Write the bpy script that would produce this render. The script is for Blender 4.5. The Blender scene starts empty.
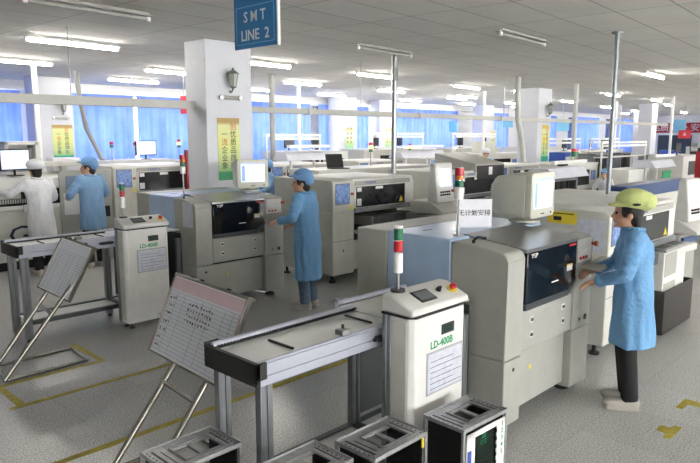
import bpy, bmesh, math, random
from mathutils import Vector, Matrix
random.seed(7)
PI = math.pi
sc = bpy.context.scene
COL = sc.collection

# ------------------------------------------------------------------ materials
def s2l(h):
    r = []
    for i in (0, 2, 4):
        c = int(h[i:i+2], 16)/255
        r.append(c/12.92 if c <= .04045 else ((c+.055)/1.055)**2.4)
    return tuple(r)+(1,)
MATS = {}
def mat(name, hexc, rough=.5, metal=0, var=.06, scale=6, bump=0, bscale=60, emit=0, spec=.5):
    if name in MATS: return MATS[name]
    m = bpy.data.materials.new(name); m.use_nodes = True
    nt = m.node_tree; b = nt.nodes['Principled BSDF']
    c = s2l(hexc)
    b.inputs['Roughness'].default_value = rough
    b.inputs['Metallic'].default_value = metal
    b.inputs['Specular IOR Level'].default_value = spec
    tc = nt.nodes.new('ShaderNodeTexCoord')
    n = nt.nodes.new('ShaderNodeTexNoise'); n.inputs['Scale'].default_value = scale
    n.inputs['Detail'].default_value = 4
    nt.links.new(tc.outputs['Object'], n.inputs['Vector'])
    r = nt.nodes.new('ShaderNodeValToRGB')
    r.color_ramp.elements[0].position = .3; r.color_ramp.elements[1].position = .7
    r.color_ramp.elements[0].color = tuple(x*(1-var) for x in c[:3])+(1,)
    r.color_ramp.elements[1].color = tuple(min(1, x*(1+var)) for x in c[:3])+(1,)
    nt.links.new(n.outputs['Fac'], r.inputs['Fac'])
    nt.links.new(r.outputs['Color'], b.inputs['Base Color'])
    if bump:
        n2 = nt.nodes.new('ShaderNodeTexNoise'); n2.inputs['Scale'].default_value = bscale
        nt.links.new(tc.outputs['Object'], n2.inputs['Vector'])
        bp = nt.nodes.new('ShaderNodeBump'); bp.inputs['Strength'].default_value = bump
        bp.inputs['Distance'].default_value = .02
        nt.links.new(n2.outputs['Fac'], bp.inputs['Height'])
        nt.links.new(bp.outputs['Normal'], b.inputs['Normal'])
    if emit:
        nt.links.new(r.outputs['Color'], b.inputs['Emission Color'])
        b.inputs['Emission Strength'].default_value = emit
    MATS[name] = m
    return m
beige = mat('machine_beige', 'a7a7a0', .45)
cream = mat('machine_cream', 'c9c9c1', .45)
offwh = mat('machine_offwhite', 'dcdcd8', .4)
bluec = mat('blue_hood_paint', 'a3bad6', .28)
navy = mat('navy_paint', '2f4a78', .35)
glass = mat('dark_glass', '16181c', .08, var=.1)
glass2 = mat('smoked_window', '25282b', .12, var=.3, scale=12)
black = mat('black_plastic', '1b1b1c', .5)
blackp = mat('black_panel', '2d2928', .35)
steel = mat('brushed_steel', '9a9b9b', .3, .85, scale=20)
alu = mat('aluminium_profile', '8d9094', .38, .7, scale=15)
alud = mat('aluminium_dark', '55585b', .4, .6)
galv = mat('galvanised_steel', 'aeafb0', .35, .7, var=.15, scale=30)
chrome = mat('chrome_tube', '9c9a92', .25, .9)
belt = mat('white_tray', 'd2d3d0', .35)
lilac = mat('anodised_rail', 'b4b8c4', .35, .3)
red = mat('red_lens', 'c02a30', .25)
redp = mat('red_paint', 'a3202c', .4)
green = mat('green_lens', '1f6e4c', .25)
amber = mat('amber_lens', 'e07a20', .25)
yellow = mat('yellow_sticker', 'e6cf3a', .5)
wht = mat('white_plastic', 'eeeeea', .35)
paper = mat('white_paper', 'e9e9ee', .7)
sheet = mat('printed_sheet', 'c9ccd6', .3, var=.12, scale=25)
ink = mat('black_ink', '1c1c22', .7)
inkb = mat('blue_ink', '2b3a66', .7)
greent = mat('green_print', '1f9460', .6)
bluep = mat('blue_print', '2d50a8', .6)
whitet = mat('white_print', 'f2f2f2', .6)
redt = mat('red_print', 'cc3540', .6)
crt = mat('monitor_plastic', 'd0cfc2', .45)
screen = mat('lit_screen', 'c9dcf6', .2, emit=.28, var=.05)
screen2 = mat('panel_screen', '6b83b0', .15, emit=.1, var=.5, scale=18)
skin = mat('skin', 'c99a7e', .5, bump=.05)
hairm = mat('black_hair', '17130f', .45, bump=.4, bscale=120)
coatb = mat('blue_coat_cloth', '6ea0cc', .8, bump=.6, bscale=22, var=.05)
coatl = mat('pale_blue_coat_cloth', '80a6cc', .8, bump=.5, bscale=22)
coatw = mat('white_coat_cloth', 'dcdee2', .85, bump=.5, bscale=22)
capy = mat('yellow_green_cap_cloth', 'cdd78c', .8, bump=.4, bscale=40)
capb = mat('blue_cap_cloth', '6c98c6', .8, bump=.4, bscale=40)
jeans = mat('denim', '5d7186', .85, bump=.3, var=.2, scale=30)
trous = mat('black_trousers', '1d1d20', .85)
shoe = mat('grey_shoe', 'b5b1a8', .7)
tape = mat('yellow_floor_tape', 'aa9c36', .6, var=.2, scale=14)
wallm = mat('white_wall_paint', 'e6e6e6', .6, var=.02)
pillm = mat('pillar_paint', 'dadce2', .55, var=.02)
ductm = mat('grey_duct', 'bcbcb4', .4)
rubber = mat('rubber_foot', '222222', .7)
orange = mat('orange_knob', 'b5502a', .4)
dred = mat('dark_red_board', '8f2634', .45)
signb = mat('sign_blue', '357fbd', .35, var=.03)
lsign = mat('light_blue_sign', '7fc4e6', .4, emit=.0)

def curtain_mat():
    m = bpy.data.materials.new('blue_curtain_cloth'); m.use_nodes = True
    nt = m.node_tree; nt.nodes.clear()
    o = nt.nodes.new('ShaderNodeOutputMaterial'); mx = nt.nodes.new('ShaderNodeMixShader')
    d = nt.nodes.new('ShaderNodeBsdfDiffuse'); t = nt.nodes.new('ShaderNodeBsdfTranslucent')
    c = nt.nodes.new('ShaderNodeTexNoise'); c.inputs['Scale'].default_value = 3
    tc = nt.nodes.new('ShaderNodeTexCoord'); nt.links.new(tc.outputs['Object'], c.inputs['Vector'])
    r = nt.nodes.new('ShaderNodeValToRGB')
    r.color_ramp.elements[0].color = s2l('8facea'); r.color_ramp.elements[1].color = s2l('b8ccf6')
    nt.links.new(c.outputs['Fac'], r.inputs['Fac'])
    for q in (d, t): nt.links.new(r.outputs['Color'], q.inputs['Color'])
    mx.inputs[0].default_value = .5
    nt.links.new(d.outputs[0], mx.inputs[1]); nt.links.new(t.outputs[0], mx.inputs[2])
    nt.links.new(mx.outputs[0], o.inputs[0])
    return m
curtm = curtain_mat()
def pane_mat():
    m = bpy.data.materials.new('window_glass'); m.use_nodes = True
    nt = m.node_tree; nt.nodes.clear()
    o = nt.nodes.new('ShaderNodeOutputMaterial'); mx = nt.nodes.new('ShaderNodeMixShader')
    d = nt.nodes.new('ShaderNodeBsdfTransparent'); t = nt.nodes.new('ShaderNodeBsdfGlossy')
    t.inputs['Roughness'].default_value = .05
    f = nt.nodes.new('ShaderNodeFresnel'); nt.links.new(f.outputs[0], mx.inputs[0])
    nt.links.new(d.outputs[0], mx.inputs[1]); nt.links.new(t.outputs[0], mx.inputs[2])
    nt.links.new(mx.outputs[0], o.inputs[0])
    return m
panem = pane_mat()
def emis(name, hexc, st):
    m = bpy.data.materials.new(name); m.use_nodes = True
    nt = m.node_tree; nt.nodes.clear()
    o = nt.nodes.new('ShaderNodeOutputMaterial'); e = nt.nodes.new('ShaderNodeEmission')
    e.inputs[0].default_value = s2l(hexc); e.inputs[1].default_value = st
    nt.links.new(e.outputs[0], o.inputs[0]); return m
TUBE = 32
tubem = emis('lit_tube', 'fffaf2', TUBE)
glowlens = emis('glowing_amber', 'ffc45a', 1.6)

def floor_mat():
    m = bpy.data.materials.new('terrazzo_tiles'); m.use_nodes = True
    nt = m.node_tree; b = nt.nodes['Principled BSDF']; L = nt.links.new
    tc = nt.nodes.new('ShaderNodeTexCoord')
    n = nt.nodes.new('ShaderNodeTexNoise'); n.inputs['Scale'].default_value = 85; n.inputs['Detail'].default_value = 5
    n.inputs['Roughness'].default_value = .7
    L(tc.outputs['Object'], n.inputs['Vector'])
    r = nt.nodes.new('ShaderNodeValToRGB')
    r.color_ramp.elements[0].position = .36; r.color_ramp.elements[0].color = s2l('8e8e8c')
    r.color_ramp.elements[1].position = .6; r.color_ramp.elements[1].color = s2l('d2d2cf')
    L(n.outputs['Fac'], r.inputs['Fac'])
    br = nt.nodes.new('ShaderNodeTexBrick'); br.offset = 0; br.inputs['Scale'].default_value = 1
    br.inputs['Brick Width'].default_value = .6; br.inputs['Row Height'].default_value = .6
    br.inputs['Mortar Size'].default_value = .0025; br.inputs['Mortar Smooth'].default_value = .3
    br.inputs['Color1'].default_value = (1, 1, 1, 1); br.inputs['Color2'].default_value = (.93, .93, .93, 1)
    br.inputs['Mortar'].default_value = (.74, .74, .73, 1)
    L(tc.outputs['Object'], br.inputs['Vector'])
    mx = nt.nodes.new('ShaderNodeMix'); mx.data_type = 'RGBA'; mx.blend_type = 'MULTIPLY'; mx.inputs[0].default_value = 1
    L(r.outputs['Color'], mx.inputs[6]); L(br.outputs['Color'], mx.inputs[7])
    L(mx.outputs[2], b.inputs['Base Color'])
    n3 = nt.nodes.new('ShaderNodeTexNoise'); n3.inputs['Scale'].default_value = 1.3
    L(tc.outputs['Object'], n3.inputs['Vector'])
    mr = nt.nodes.new('ShaderNodeMapRange'); mr.inputs[3].default_value = .24; mr.inputs[4].default_value = .27
    L(n3.outputs['Fac'], mr.inputs[0]); L(mr.outputs[0], b.inputs['Roughness'])
    b.inputs['Specular IOR Level'].default_value = .5
    return m
def ceil_mat():
    m = bpy.data.materials.new('ceiling_tiles'); m.use_nodes = True
    nt = m.node_tree; b = nt.nodes['Principled BSDF']; L = nt.links.new
    tc = nt.nodes.new('ShaderNodeTexCoord')
    mp = nt.nodes.new('ShaderNodeMapping'); mp.inputs['Rotation'].default_value = (0, 0, -math.radians(4))
    L(tc.outputs['Object'], mp.inputs[0])
    br = nt.nodes.new('ShaderNodeTexBrick'); br.offset = 0; br.inputs['Scale'].default_value = 1
    br.inputs['Brick Width'].default_value = 1.2; br.inputs['Row Height'].default_value = .6
    br.inputs['Mortar Size'].default_value = .006; br.inputs['Mortar Smooth'].default_value = .2
    br.inputs['Color1'].default_value = s2l('e8e6e0'); br.inputs['Color2'].default_value = s2l('eeece6')
    br.inputs['Mortar'].default_value = s2l('9a9a97')
    L(mp.outputs[0], br.inputs['Vector'])
    n = nt.nodes.new('ShaderNodeTexNoise'); n.inputs['Scale'].default_value = 2.2; n.inputs['Detail'].default_value = 6
    L(tc.outputs['Object'], n.inputs['Vector'])
    r = nt.nodes.new('ShaderNodeValToRGB'); r.color_ramp.elements[0].color = (.86, .86, .86, 1)
    L(n.outputs['Fac'], r.inputs['Fac'])
    mx = nt.nodes.new('ShaderNodeMix'); mx.data_type = 'RGBA'; mx.blend_type = 'MULTIPLY'; mx.inputs[0].default_value = 1
    L(br.outputs['Color'], mx.inputs[6]); L(r.outputs['Color'], mx.inputs[7])
    L(mx.outputs[2], b.inputs['Base Color'])
    b.inputs['Roughness'].default_value = .9; b.inputs['Specular IOR Level'].default_value = .15
    bp = nt.nodes.new('ShaderNodeBump'); bp.inputs['Strength'].default_value = .25; bp.inputs['Distance'].default_value = .01
    L(n.outputs['Fac'], bp.inputs['Height']); L(bp.outputs[0], b.inputs['Normal'])
    return m

# ------------------------------------------------------------------ mesh helpers
class MB:
    def __init__(s): s.bm = bmesh.new(); s.mi = 0
    def _f(s, fs):
        for f in fs: f.material_index = s.mi
    def box(s, x0, y0, z0, x1, y1, z1):
        v = [s.bm.verts.new(p) for p in ((x0,y0,z0),(x1,y0,z0),(x1,y1,z0),(x0,y1,z0),(x0,y0,z1),(x1,y0,z1),(x1,y1,z1),(x0,y1,z1))]
        s._f([s.bm.faces.new([v[i] for i in q]) for q in ((0,3,2,1),(4,5,6,7),(0,1,5,4),(1,2,6,5),(2,3,7,6),(3,0,4,7))])
        return s
    def cyl(s, a, b, r, n=12, r2=None):
        a = Vector(a); b = Vector(b); d = (b-a).normalized(); r2 = r if r2 is None else r2
        u = d.orthogonal().normalized(); w = d.cross(u)
        A = [s.bm.verts.new(a+(u*math.cos(2*PI*i/n)+w*math.sin(2*PI*i/n))*r) for i in range(n)]
        B = [s.bm.verts.new(b+(u*math.cos(2*PI*i/n)+w*math.sin(2*PI*i/n))*r2) for i in range(n)]
        s._f([s.bm.faces.new((A[i], A[(i+1) % n], B[(i+1) % n], B[i])) for i in range(n)])
        s._f([s.bm.faces.new(A[::-1]), s.bm.faces.new(B)])
        return s
    def path(s, pts, r, n=10):
        for i in range(len(pts)-1): s.cyl(pts[i], pts[i+1], r, n)
        for p in pts[1:-1]: s.sph(p, r, 1)
        return s
    def bar(s, a, b, w, h, up=(0, 0, 1)):
        a = Vector(a); b = Vector(b); d = (b-a).normalized(); up = Vector(up)
        u = d.cross(up).normalized()*(w/2); v = u.cross(d).normalized()*(h/2)
        P = [s.bm.verts.new(q+i*u+j*v) for q in (a, b) for i, j in ((-1,-1),(1,-1),(1,1),(-1,1))]
        s._f([s.bm.faces.new([P[i] for i in q]) for q in ((3,2,1,0),(4,5,6,7),(0,1,5,4),(1,2,6,5),(2,3,7,6),(3,0,4,7))])
        return s
    def sph(s, c, r, sub=2, sx=(1, 1, 1), rot=None):
        M = Matrix.Translation(Vector(c)) @ (rot.to_4x4() if rot else Matrix()) @ Matrix.Diagonal((r*sx[0], r*sx[1], r*sx[2], 1))
        g = bmesh.ops.create_icosphere(s.bm, subdivisions=sub, radius=1, matrix=M)
        s._f({f for v in g['verts'] for f in v.link_faces}); return s
    def cap(s, a, b, r1, r2=None, n=12, sub=2):   # capsule with two radii
        r2 = r1 if r2 is None else r2
        s.cyl(a, b, r1, n, r2); s.sph(a, r1, sub); s.sph(b, r2, sub); return s
    def prism(s, pts, axis, lo, hi):
        def P(p, t): return {'x': (t, p[0], p[1]), 'y': (p[0], t, p[1]), 'z': (p[0], p[1], t)}[axis]
        A = [s.bm.verts.new(P(p, lo)) for p in pts]; B = [s.bm.verts.new(P(p, hi)) for p in pts]
        n = len(pts)
        s._f([s.bm.faces.new((A[i], A[(i+1) % n], B[(i+1) % n], B[i])) for i in range(n)])
        s._f([s.bm.faces.new(A[::-1]), s.bm.faces.new(B)]); return s
    def loft(s, rings):
        V = [[s.bm.verts.new(p) for p in r] for r in rings]; n = len(V[0])
        for k in range(len(V)-1):
            s._f([s.bm.faces.new((V[k][i], V[k][(i+1) % n], V[k+1][(i+1) % n], V[k+1][i])) for i in range(n)])
        s._f([s.bm.faces.new(V[0][::-1]), s.bm.faces.new(V[-1])]); return s
    def lathe(s, prof, c=(0, 0, 0), n=20):
        return s.loft([[(c[0]+max(r, 1e-4)*math.cos(2*PI*i/n), c[1]+max(r, 1e-4)*math.sin(2*PI*i/n), c[2]+z) for i in range(n)] for r, z in prof])
    def m(s, i): s.mi = i; return s
    def build(s, name, mats, parent=None, bev=0, ang=35, loc=None):
        if not isinstance(mats, (list, tuple)): mats = [mats]
        bmesh.ops.recalc_face_normals(s.bm, faces=s.bm.faces[:])
        me = bpy.data.meshes.new(name); s.bm.to_mesh(me); s.bm.free()
        for q in mats: me.materials.append(q)
        me.polygons.foreach_set('use_smooth', [True]*len(me.polygons))
        me.set_sharp_from_angle(angle=math.radians(ang))
        o = bpy.data.objects.new(name, me); COL.objects.link(o)
        if parent: o.parent = parent
        if loc: o.location = loc
        if bev:
            b = o.modifiers.new('bevel', 'BEVEL'); b.width = bev; b.segments = 2; b.limit_method = 'ANGLE'; b.angle_limit = math.radians(40)
        return o
def B(name, mats, parent, *boxes, bev=.006):
    m = MB()
    for b in boxes: m.box(*b)
    return m.build(name, mats, parent, bev)
def tag(o, label, cat, group=None, kind=None):
    if label: o['label'] = label
    if cat: o['category'] = cat
    if group: o['group'] = group
    if kind: o['kind'] = kind
    return o
def thing(name, label, cat, loc=(0, 0, 0), rz=0, group=None):
    o = bpy.data.objects.new(name, None); COL.objects.link(o); o.empty_display_size = .1
    o.location = loc; o.rotation_euler = (0, 0, rz)
    return tag(o, label, cat, group)
def struct(o, label=None):
    o['kind'] = 'structure'
    if label: o['label'] = label
    return o
def dup(o, loc=None, label=None, rz=None, parent=None):
    c = o.copy(); COL.objects.link(c); c.parent = parent
    for ch in [q for q in o.children]: dup(ch, parent=c)
    if loc is not None: c.location = loc
    if rz is not None: c.rotation_euler = (0, 0, rz)
    if label: c['label'] = label
    return c
def text(name, body, size, m, parent, o, xd, yd, ext=.001, align='CENTER', sx=1, shear=0, bold=0):
    cu = bpy.data.curves.new('t', 'FONT'); cu.body = body; cu.size = size; cu.extrude = ext
    cu.align_x = align; cu.align_y = 'CENTER'; cu.resolution_u = 2; cu.shear = shear; cu.offset = bold
    t = bpy.data.objects.new('t', cu); COL.objects.link(t)
    bpy.context.view_layer.update()
    me = bpy.data.meshes.new_from_object(t.evaluated_get(bpy.context.evaluated_depsgraph_get()))
    bpy.data.objects.remove(t)
    xd = Vector(xd).normalized(); yd = Vector(yd).normalized(); n = xd.cross(yd)
    M = Matrix((xd, yd, n)).transposed().to_4x4(); M.translation = Vector(o)
    me.transform(M @ Matrix.Diagonal((sx, 1, 1, 1)))
    me.materials.clear(); me.materials.append(m)
    ob = bpy.data.objects.new(name, me); COL.objects.link(ob); ob.parent = parent
    return ob
def remesh(mb, name, m, parent, vox, smooth=3, fn=None):
    me = bpy.data.meshes.new('r'); bmesh.ops.recalc_face_normals(mb.bm, faces=mb.bm.faces[:]); mb.bm.to_mesh(me); mb.bm.free()
    o = bpy.data.objects.new('r', me); COL.objects.link(o)
    r = o.modifiers.new('r', 'REMESH'); r.mode = 'VOXEL'; r.voxel_size = vox
    s = o.modifiers.new('s', 'SMOOTH'); s.iterations = smooth; s.factor = .5
    bpy.context.view_layer.update()
    me2 = bpy.data.meshes.new_from_object(o.evaluated_get(bpy.context.evaluated_depsgraph_get()))
    bpy.data.objects.remove(o)
    me2.polygons.foreach_set('use_smooth', [True]*len(me2.polygons))
    me2.materials.clear(); me2.materials.append(m)
    if fn:
        for v in me2.vertices: v.co = fn(v.co)
    ob = bpy.data.objects.new(name, me2); COL.objects.link(ob); ob.parent = parent
    return ob

def tower(parent, x, y, z0, z1, segs, r=.028, name='signal_tower'):
    """stack light: thin pole then coloured lenses listed bottom to top"""
    h = sum(q[1] for q in segs)
    p = MB().cyl((x, y, z0), (x, y, z0+.012), .035, 16).cyl((x, y, z0), (x, y, z1-h), .009, 10).build(name, steel, parent)
    z = z1-h
    for m, hh, nm in segs:
        MB().cyl((x, y, z), (x, y, z+hh*.93), r, 16).build(nm, m, p, .003); z += hh
    return p
R3 = [(wht, .075, 'lens_base'), (red, .06, 'red_lens'), (green, .06, 'green_lens'), (wht, .012, 'lens_cap')]
RP = [(wht, .09, 'lens_base'), (green, .05, 'green_lens'), (amber, .03, 'amber_lens'), (red, .06, 'red_lens')]

# ------------------------------------------------------------------ setting
XM, XF, YM, YW, ZC = -6, 44.0, -9.0, 16.3, 3.35
struct(MB().box(XM, YM, -.1, XF, YW+.3, 0).build('floor', floor_mat()), 'grey speckled terrazzo tile floor')
struct(MB().box(XM, YM, ZC, XF, YW+.3, ZC+.1).build('ceiling', ceil_mat()), 'grey tiled suspended ceiling')
struct(MB().box(XF, YM, 0, XF+.2, YW+.3, ZC).build('wall_far', wallm))
rw = MB().box(XM, YM-.2, 0, XF, YM, .9).box(XM, YM-.2, 3.2, XF, YM, ZC)
for k in range(9): rw.box(XM+k*6.2, YM-.2, .9, XM+k*6.2+.4, YM, 3.2)
struct(rw.build('wall_right', wallm))
for k in range(8):
    f = MB().box(XM+.4+k*6.2, YM-.15, .9, XM+6.2+k*6.2, YM-.1, .95).box(XM+3.2+k*6.2, YM-.15, .95, XM+3.3+k*6.2, YM-.1, 3.2)
    f = struct(f.build('window_%d' % (k+9), wht))
    MB().box(XM+.4+k*6.2, YM-.13, .95, XM+6.2+k*6.2, YM-.12, 3.2).build('pane', panem, f)
struct(MB().box(XM-.2, YM, 0, XM, YW+.3, ZC).build('wall_back', wallm))
# window wall: sill, header and the piers between the openings
piers = [(-6, 2.2), (5.6, 6.25), (10.2, 11.2), (15.7, 16.8), (23.2, 25.4), (27.4, 29.8), (32.3, 34), (38, 39), (43, 44)]
w = MB().box(XM, YW, 0, XF, YW+.2, 1.0).box(XM, YW, 3.12, XF, YW+.2, ZC)
for a, b in piers: w.box(a, YW, 1.0, b, YW+.2, 3.12)
struct(w.build('wall_window', wallm))
wn = 0
for i in range(len(piers)-1):
    a, b = piers[i][1], piers[i+1][0]
    wn += 1
    f = MB().box(a, YW+.05, 1.0, b, YW+.11, 1.05).box(a, YW+.05, 3.07, b, YW+.11, 3.12)
    k = max(1, round((b-a)/1.1))
    for j in range(k+1):
        x = a+(b-a)*j/k; f.box(max(a, x-.03), YW+.05, 1.05, min(b, x+.03), YW+.11, 3.07)
    f = struct(f.build('window_%d' % wn, wht))
    MB().box(a, YW+.07, 1.05, b, YW+.08, 3.07).build('pane', panem, f)
def curtain(x0, x1, z0, z1, label):
    n = int((x1-x0)/.045); v = []
    bm = bmesh.new(); ph = random.random()*6
    for i in range(n+1):
        t = x0+(x1-x0)*i/n
        y = YW-.14+.055*math.sin(t*26+ph+1.3*math.sin(t*3.1))+.02*math.sin(t*9+ph)
        v.append((bm.verts.new((t, y, z0)), bm.verts.new((t, YW-.12+(y-YW+.12)*.6, z1))))
    for i in range(n): bm.faces.new((v[i][0], v[i+1][0], v[i+1][1], v[i][1]))
    m = MB(); m.bm.free(); m.bm = bm
    o = m.build('curtain', curtm, ang=180)
    s = o.modifiers.new('s', 'SOLIDIFY'); s.thickness = .003
    return tag(o, label, 'curtain')
curtain(2.3, 5.58, .85, 3.1, 'blue curtain left of the far left pillar with the small poster')
curtain(6.3, 8.4, .85, 3.1, 'blue curtain just right of the far left pillar, behind the hanging hose')
curtain(8.45, 10.3, .85, 3.1, 'blue curtain ending behind the big near pillar')
curtain(11.1, 13.2, .85, 3.1, 'blue curtain right of the big near pillar')
curtain(13.25, 14.7, .85, 3.1, 'blue curtain left of the bright uncovered window strip')
curtain(15.05, 15.9, .85, 3.1, 'narrow blue curtain right of the bright uncovered window strip')
curtain(16.9, 17.6, .85, 3.1, 'narrowest blue curtain, between two white wall pillars')
curtain(18.7, 21.3, .85, 3.1, 'blue curtain behind the steel exhaust pole')
curtain(21.35, 23.3, .85, 3.1, 'blue curtain right of the steel exhaust pole, left of the white pier')
curtain(25.4, 27.4, .85, 3.1, 'blue curtain behind the seated worker in the white cap')
curtain(29.8, 32.4, .85, 3.1, 'blue curtain left of the ribbed hose, behind the middle pillar')
curtain(34.2, 37.8, 1.0, 3.1, 'blue curtain just right of the middle pillar')
curtain(39.2, 42.8, 1.0, 3.1, 'blue curtain furthest away along the window wall')
# trims along wall
struct(MB().box(2.2, YW-.14, 3.12, XF, YW-.02, 3.2).build('trim_1', wht), 'curtain pelmet rail')

def pillar(x, y, w, d, label):
    o = MB().box(x, y, 0, x+w, y+d, ZC-.002).build('pillar', pillm, None, .01)
    o['label'] = label; return struct(o)
pillar(5.0, 7.6, .78, .5, 'big square white pillar with a poster and a carriage lamp')
pillar(16.35, 8.72, .75, .6, 'white square pillar in the middle distance')
pillar(27.6, 9.65, .6, .55, 'white square pillar at the far right')
pillar(5.4, 14.9, .85, .5, 'white pillar at the far left near the curtains')
pillar(15.3, 15.4, .9, .5, 'white wall pillar in the middle')
pillar(17.7, 15.7, .9, .5, 'second white wall pillar in the middle')
pillar(23.4, 15.0, .9, .5, 'white wall pillar right of the steel pole')
pillar(33.5, 12.0, .9, .6, 'far white pillar behind the middle pillar')

# ------------------------------------------------------------------ camera
cam = bpy.data.cameras.new('camera'); co = bpy.data.objects.new('camera', cam); COL.objects.link(co)
pitch = math.atan(95.5/640); az = math.radians(44.2)
co.location = (0, 0, 2.05); co.rotation_euler = (PI/2-pitch, 0, az-PI/2)
cam.sensor_width = 36; cam.lens = 36*640/700; cam.clip_end = 200; cam.clip_start = .05
sc.camera = co
# ------------------------------------------------------------------ floor tape
def tp(label, *boxes):
    m = MB()
    for b in boxes: m.box(b[0], b[1], .0005, b[2], b[3], .002)
    tag(m.build('floor_tape', tape), label, 'tape')
tp('long yellow tape line on the floor behind the near conveyor', (1.2, 3.94, 4.3, 4.0))
tp('yellow tape outline on the floor around the rear whiteboard stand, open at its back', (1.5, 5.03, 2.95, 5.08), (1.56, 5.08, 1.62, 5.62), (1.62, 5.56, 2.5, 5.61), (2.44, 5.61, 2.5, 6.25))
tp('nearer yellow tape corner mark on the bare floor at right', (4.47, 1.30, 4.72, 1.35), (4.55, 1.35, 4.66, 1.42))
tp('farther yellow tape corner mark on the bare floor at right', (5.05, 1.40, 5.28, 1.45), (5.18, 1.31, 5.28, 1.40))

# ------------------------------------------------------------------ loader with sloped console
def make_loader(label, loc):
    t = thing('board_loader', label, 'machine', loc)
    # origin = front-left foot of the cabinet; x .0-.54, y 0-.27
    m = MB(); m.prism([(.03,0),(.485,0),(.515,.03),(.515,.21),(0,.21),(0,.03)], 'z', .06, 1.07)
    m.build('cabinet', offwh, t, .008)
    B('side_panel', cream, t, (-.004, .04, .1, 0, .145, 1.05))
    MB().box(-.006, .15, .06, .03, .178, 1.07).box(-.006, .184, .06, .03, .212, 1.07).build('corner_profile', alu, t, .004)
    MB().prism([(.03,-.008),(.49,-.008),(.523,.027),(.523,.216),(-.008,.216),(-.008,.03)], 'z', 1.07, 1.082).build('trim_band', black, t)
    co_ = MB().prism([(-.008, 1.082), (-.008, 1.118), (.15, 1.185), (.216, 1.185), (.216, 1.082)], 'x', -.008, .523).build('console', offwh, t, .012)
    # items on the sloped console top: slope from (y -.008, z1.118) to (.16, 1.185)
    def P(x, y): return (x, y, 1.118+(y+.008)*.067/.158)
    sl = Vector((0, .158, .067)).normalized(); up = Vector((1, 0, 0)).cross(sl)
    def flat(nm, x0, x1, y0, y1, mm, h=.006):
        a = Vector(P((x0+x1)/2, y0)); b = Vector(P((x0+x1)/2, y1))
        return MB().bar(a+up*h/2, b+up*h/2, x1-x0, h, up).build(nm, mm, t, .001)
    s = flat('touch_display', .13, .27, .035, .125, black)
    a = Vector(P(.2, .047)); b = Vector(P(.2, .113))
    MB().bar(a+up*.0068, b+up*.0068, .12, .001, up).build('screen', mat('lcd_grey', '6d7376', .2), s)
    k = Vector(P(.35, .09)); MB().cyl(k, k+up*.012, .016).bar(k+up*.02+Vector((-.016,0,0)), k+up*.02+Vector((.016,0,0)), .012, .014, up).build('selector_knob', black, t)
    k = Vector(P(.455, .07)); e = MB().cyl(k, k+up*.006, .032, 20).build('emergency_stop', yellow, t)
    MB().cyl(k+up*.006, k+up*.02, .012).cyl(k+up*.02, k+up*.035, .022, 16, .018).build('button', red, e)
    tower(t, .085, .175, 1.186, 1.56, [(wht, .12, 'lens_base'), (red, .065, 'red_lens'), (green, .07, 'green_lens'), (wht, .012, 'lens_cap')], .026)
    MB().cyl((.085, .175, 1.185), (.085, .175, 1.2), .042, 20).build('tower_flange', black, t)
    # front face
    f = B('counter', black, t, (.265, -.004, .93, .385, .002, .99), bev=.002)
    B('digits', mat('counter_window', '2a3a36', .2), f, (.28, -.006, .94, .37, -.003, .98), bev=0)
    text('model_print', 'LD-400B', .062, greent, t, (.27, -.001, .885), (1, 0, 0), (0, 0, 1), sx=.95, bold=.0012)
    p = B('document_pocket', mat('pocket_grey', 'a9abb3', .35), t, (.13, -.004, .60, .475, .001, .85), bev=.001)
    B('paper', sheet, p, (.14, -.006, .612, .465, -.003, .838), bev=0)
    ln = MB()
    for i in range(6): ln.box(.16, -.0068, .63+i*.032, .46-(i % 2)*.08, -.0058, .633+i*.032)
    ln.build('print_lines', inkb, p)
    text('maker_print', 'PCB CY', .035, greent, t, (.4, -.001, .105), (1, 0, 0), (0, 0, 1))
    for x in (.06, .45):
        for y in (.05, .16): MB().cyl((x, y, 0), (x, y, .012), .028, 14).cyl((x, y, .012), (x, y, .06), .01).build('foot', rubber, t)
    return t
DX, DY = .38, 4.2
ld = make_loader('nearer white board loader printed LD-400B, at the right end of the foreground conveyor', (2.62, 2.08, 0))
dup(ld, (3.09, 6.29, 0), 'white board loader printed LD-400B, farther one, left of the rear printing machine')

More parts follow.
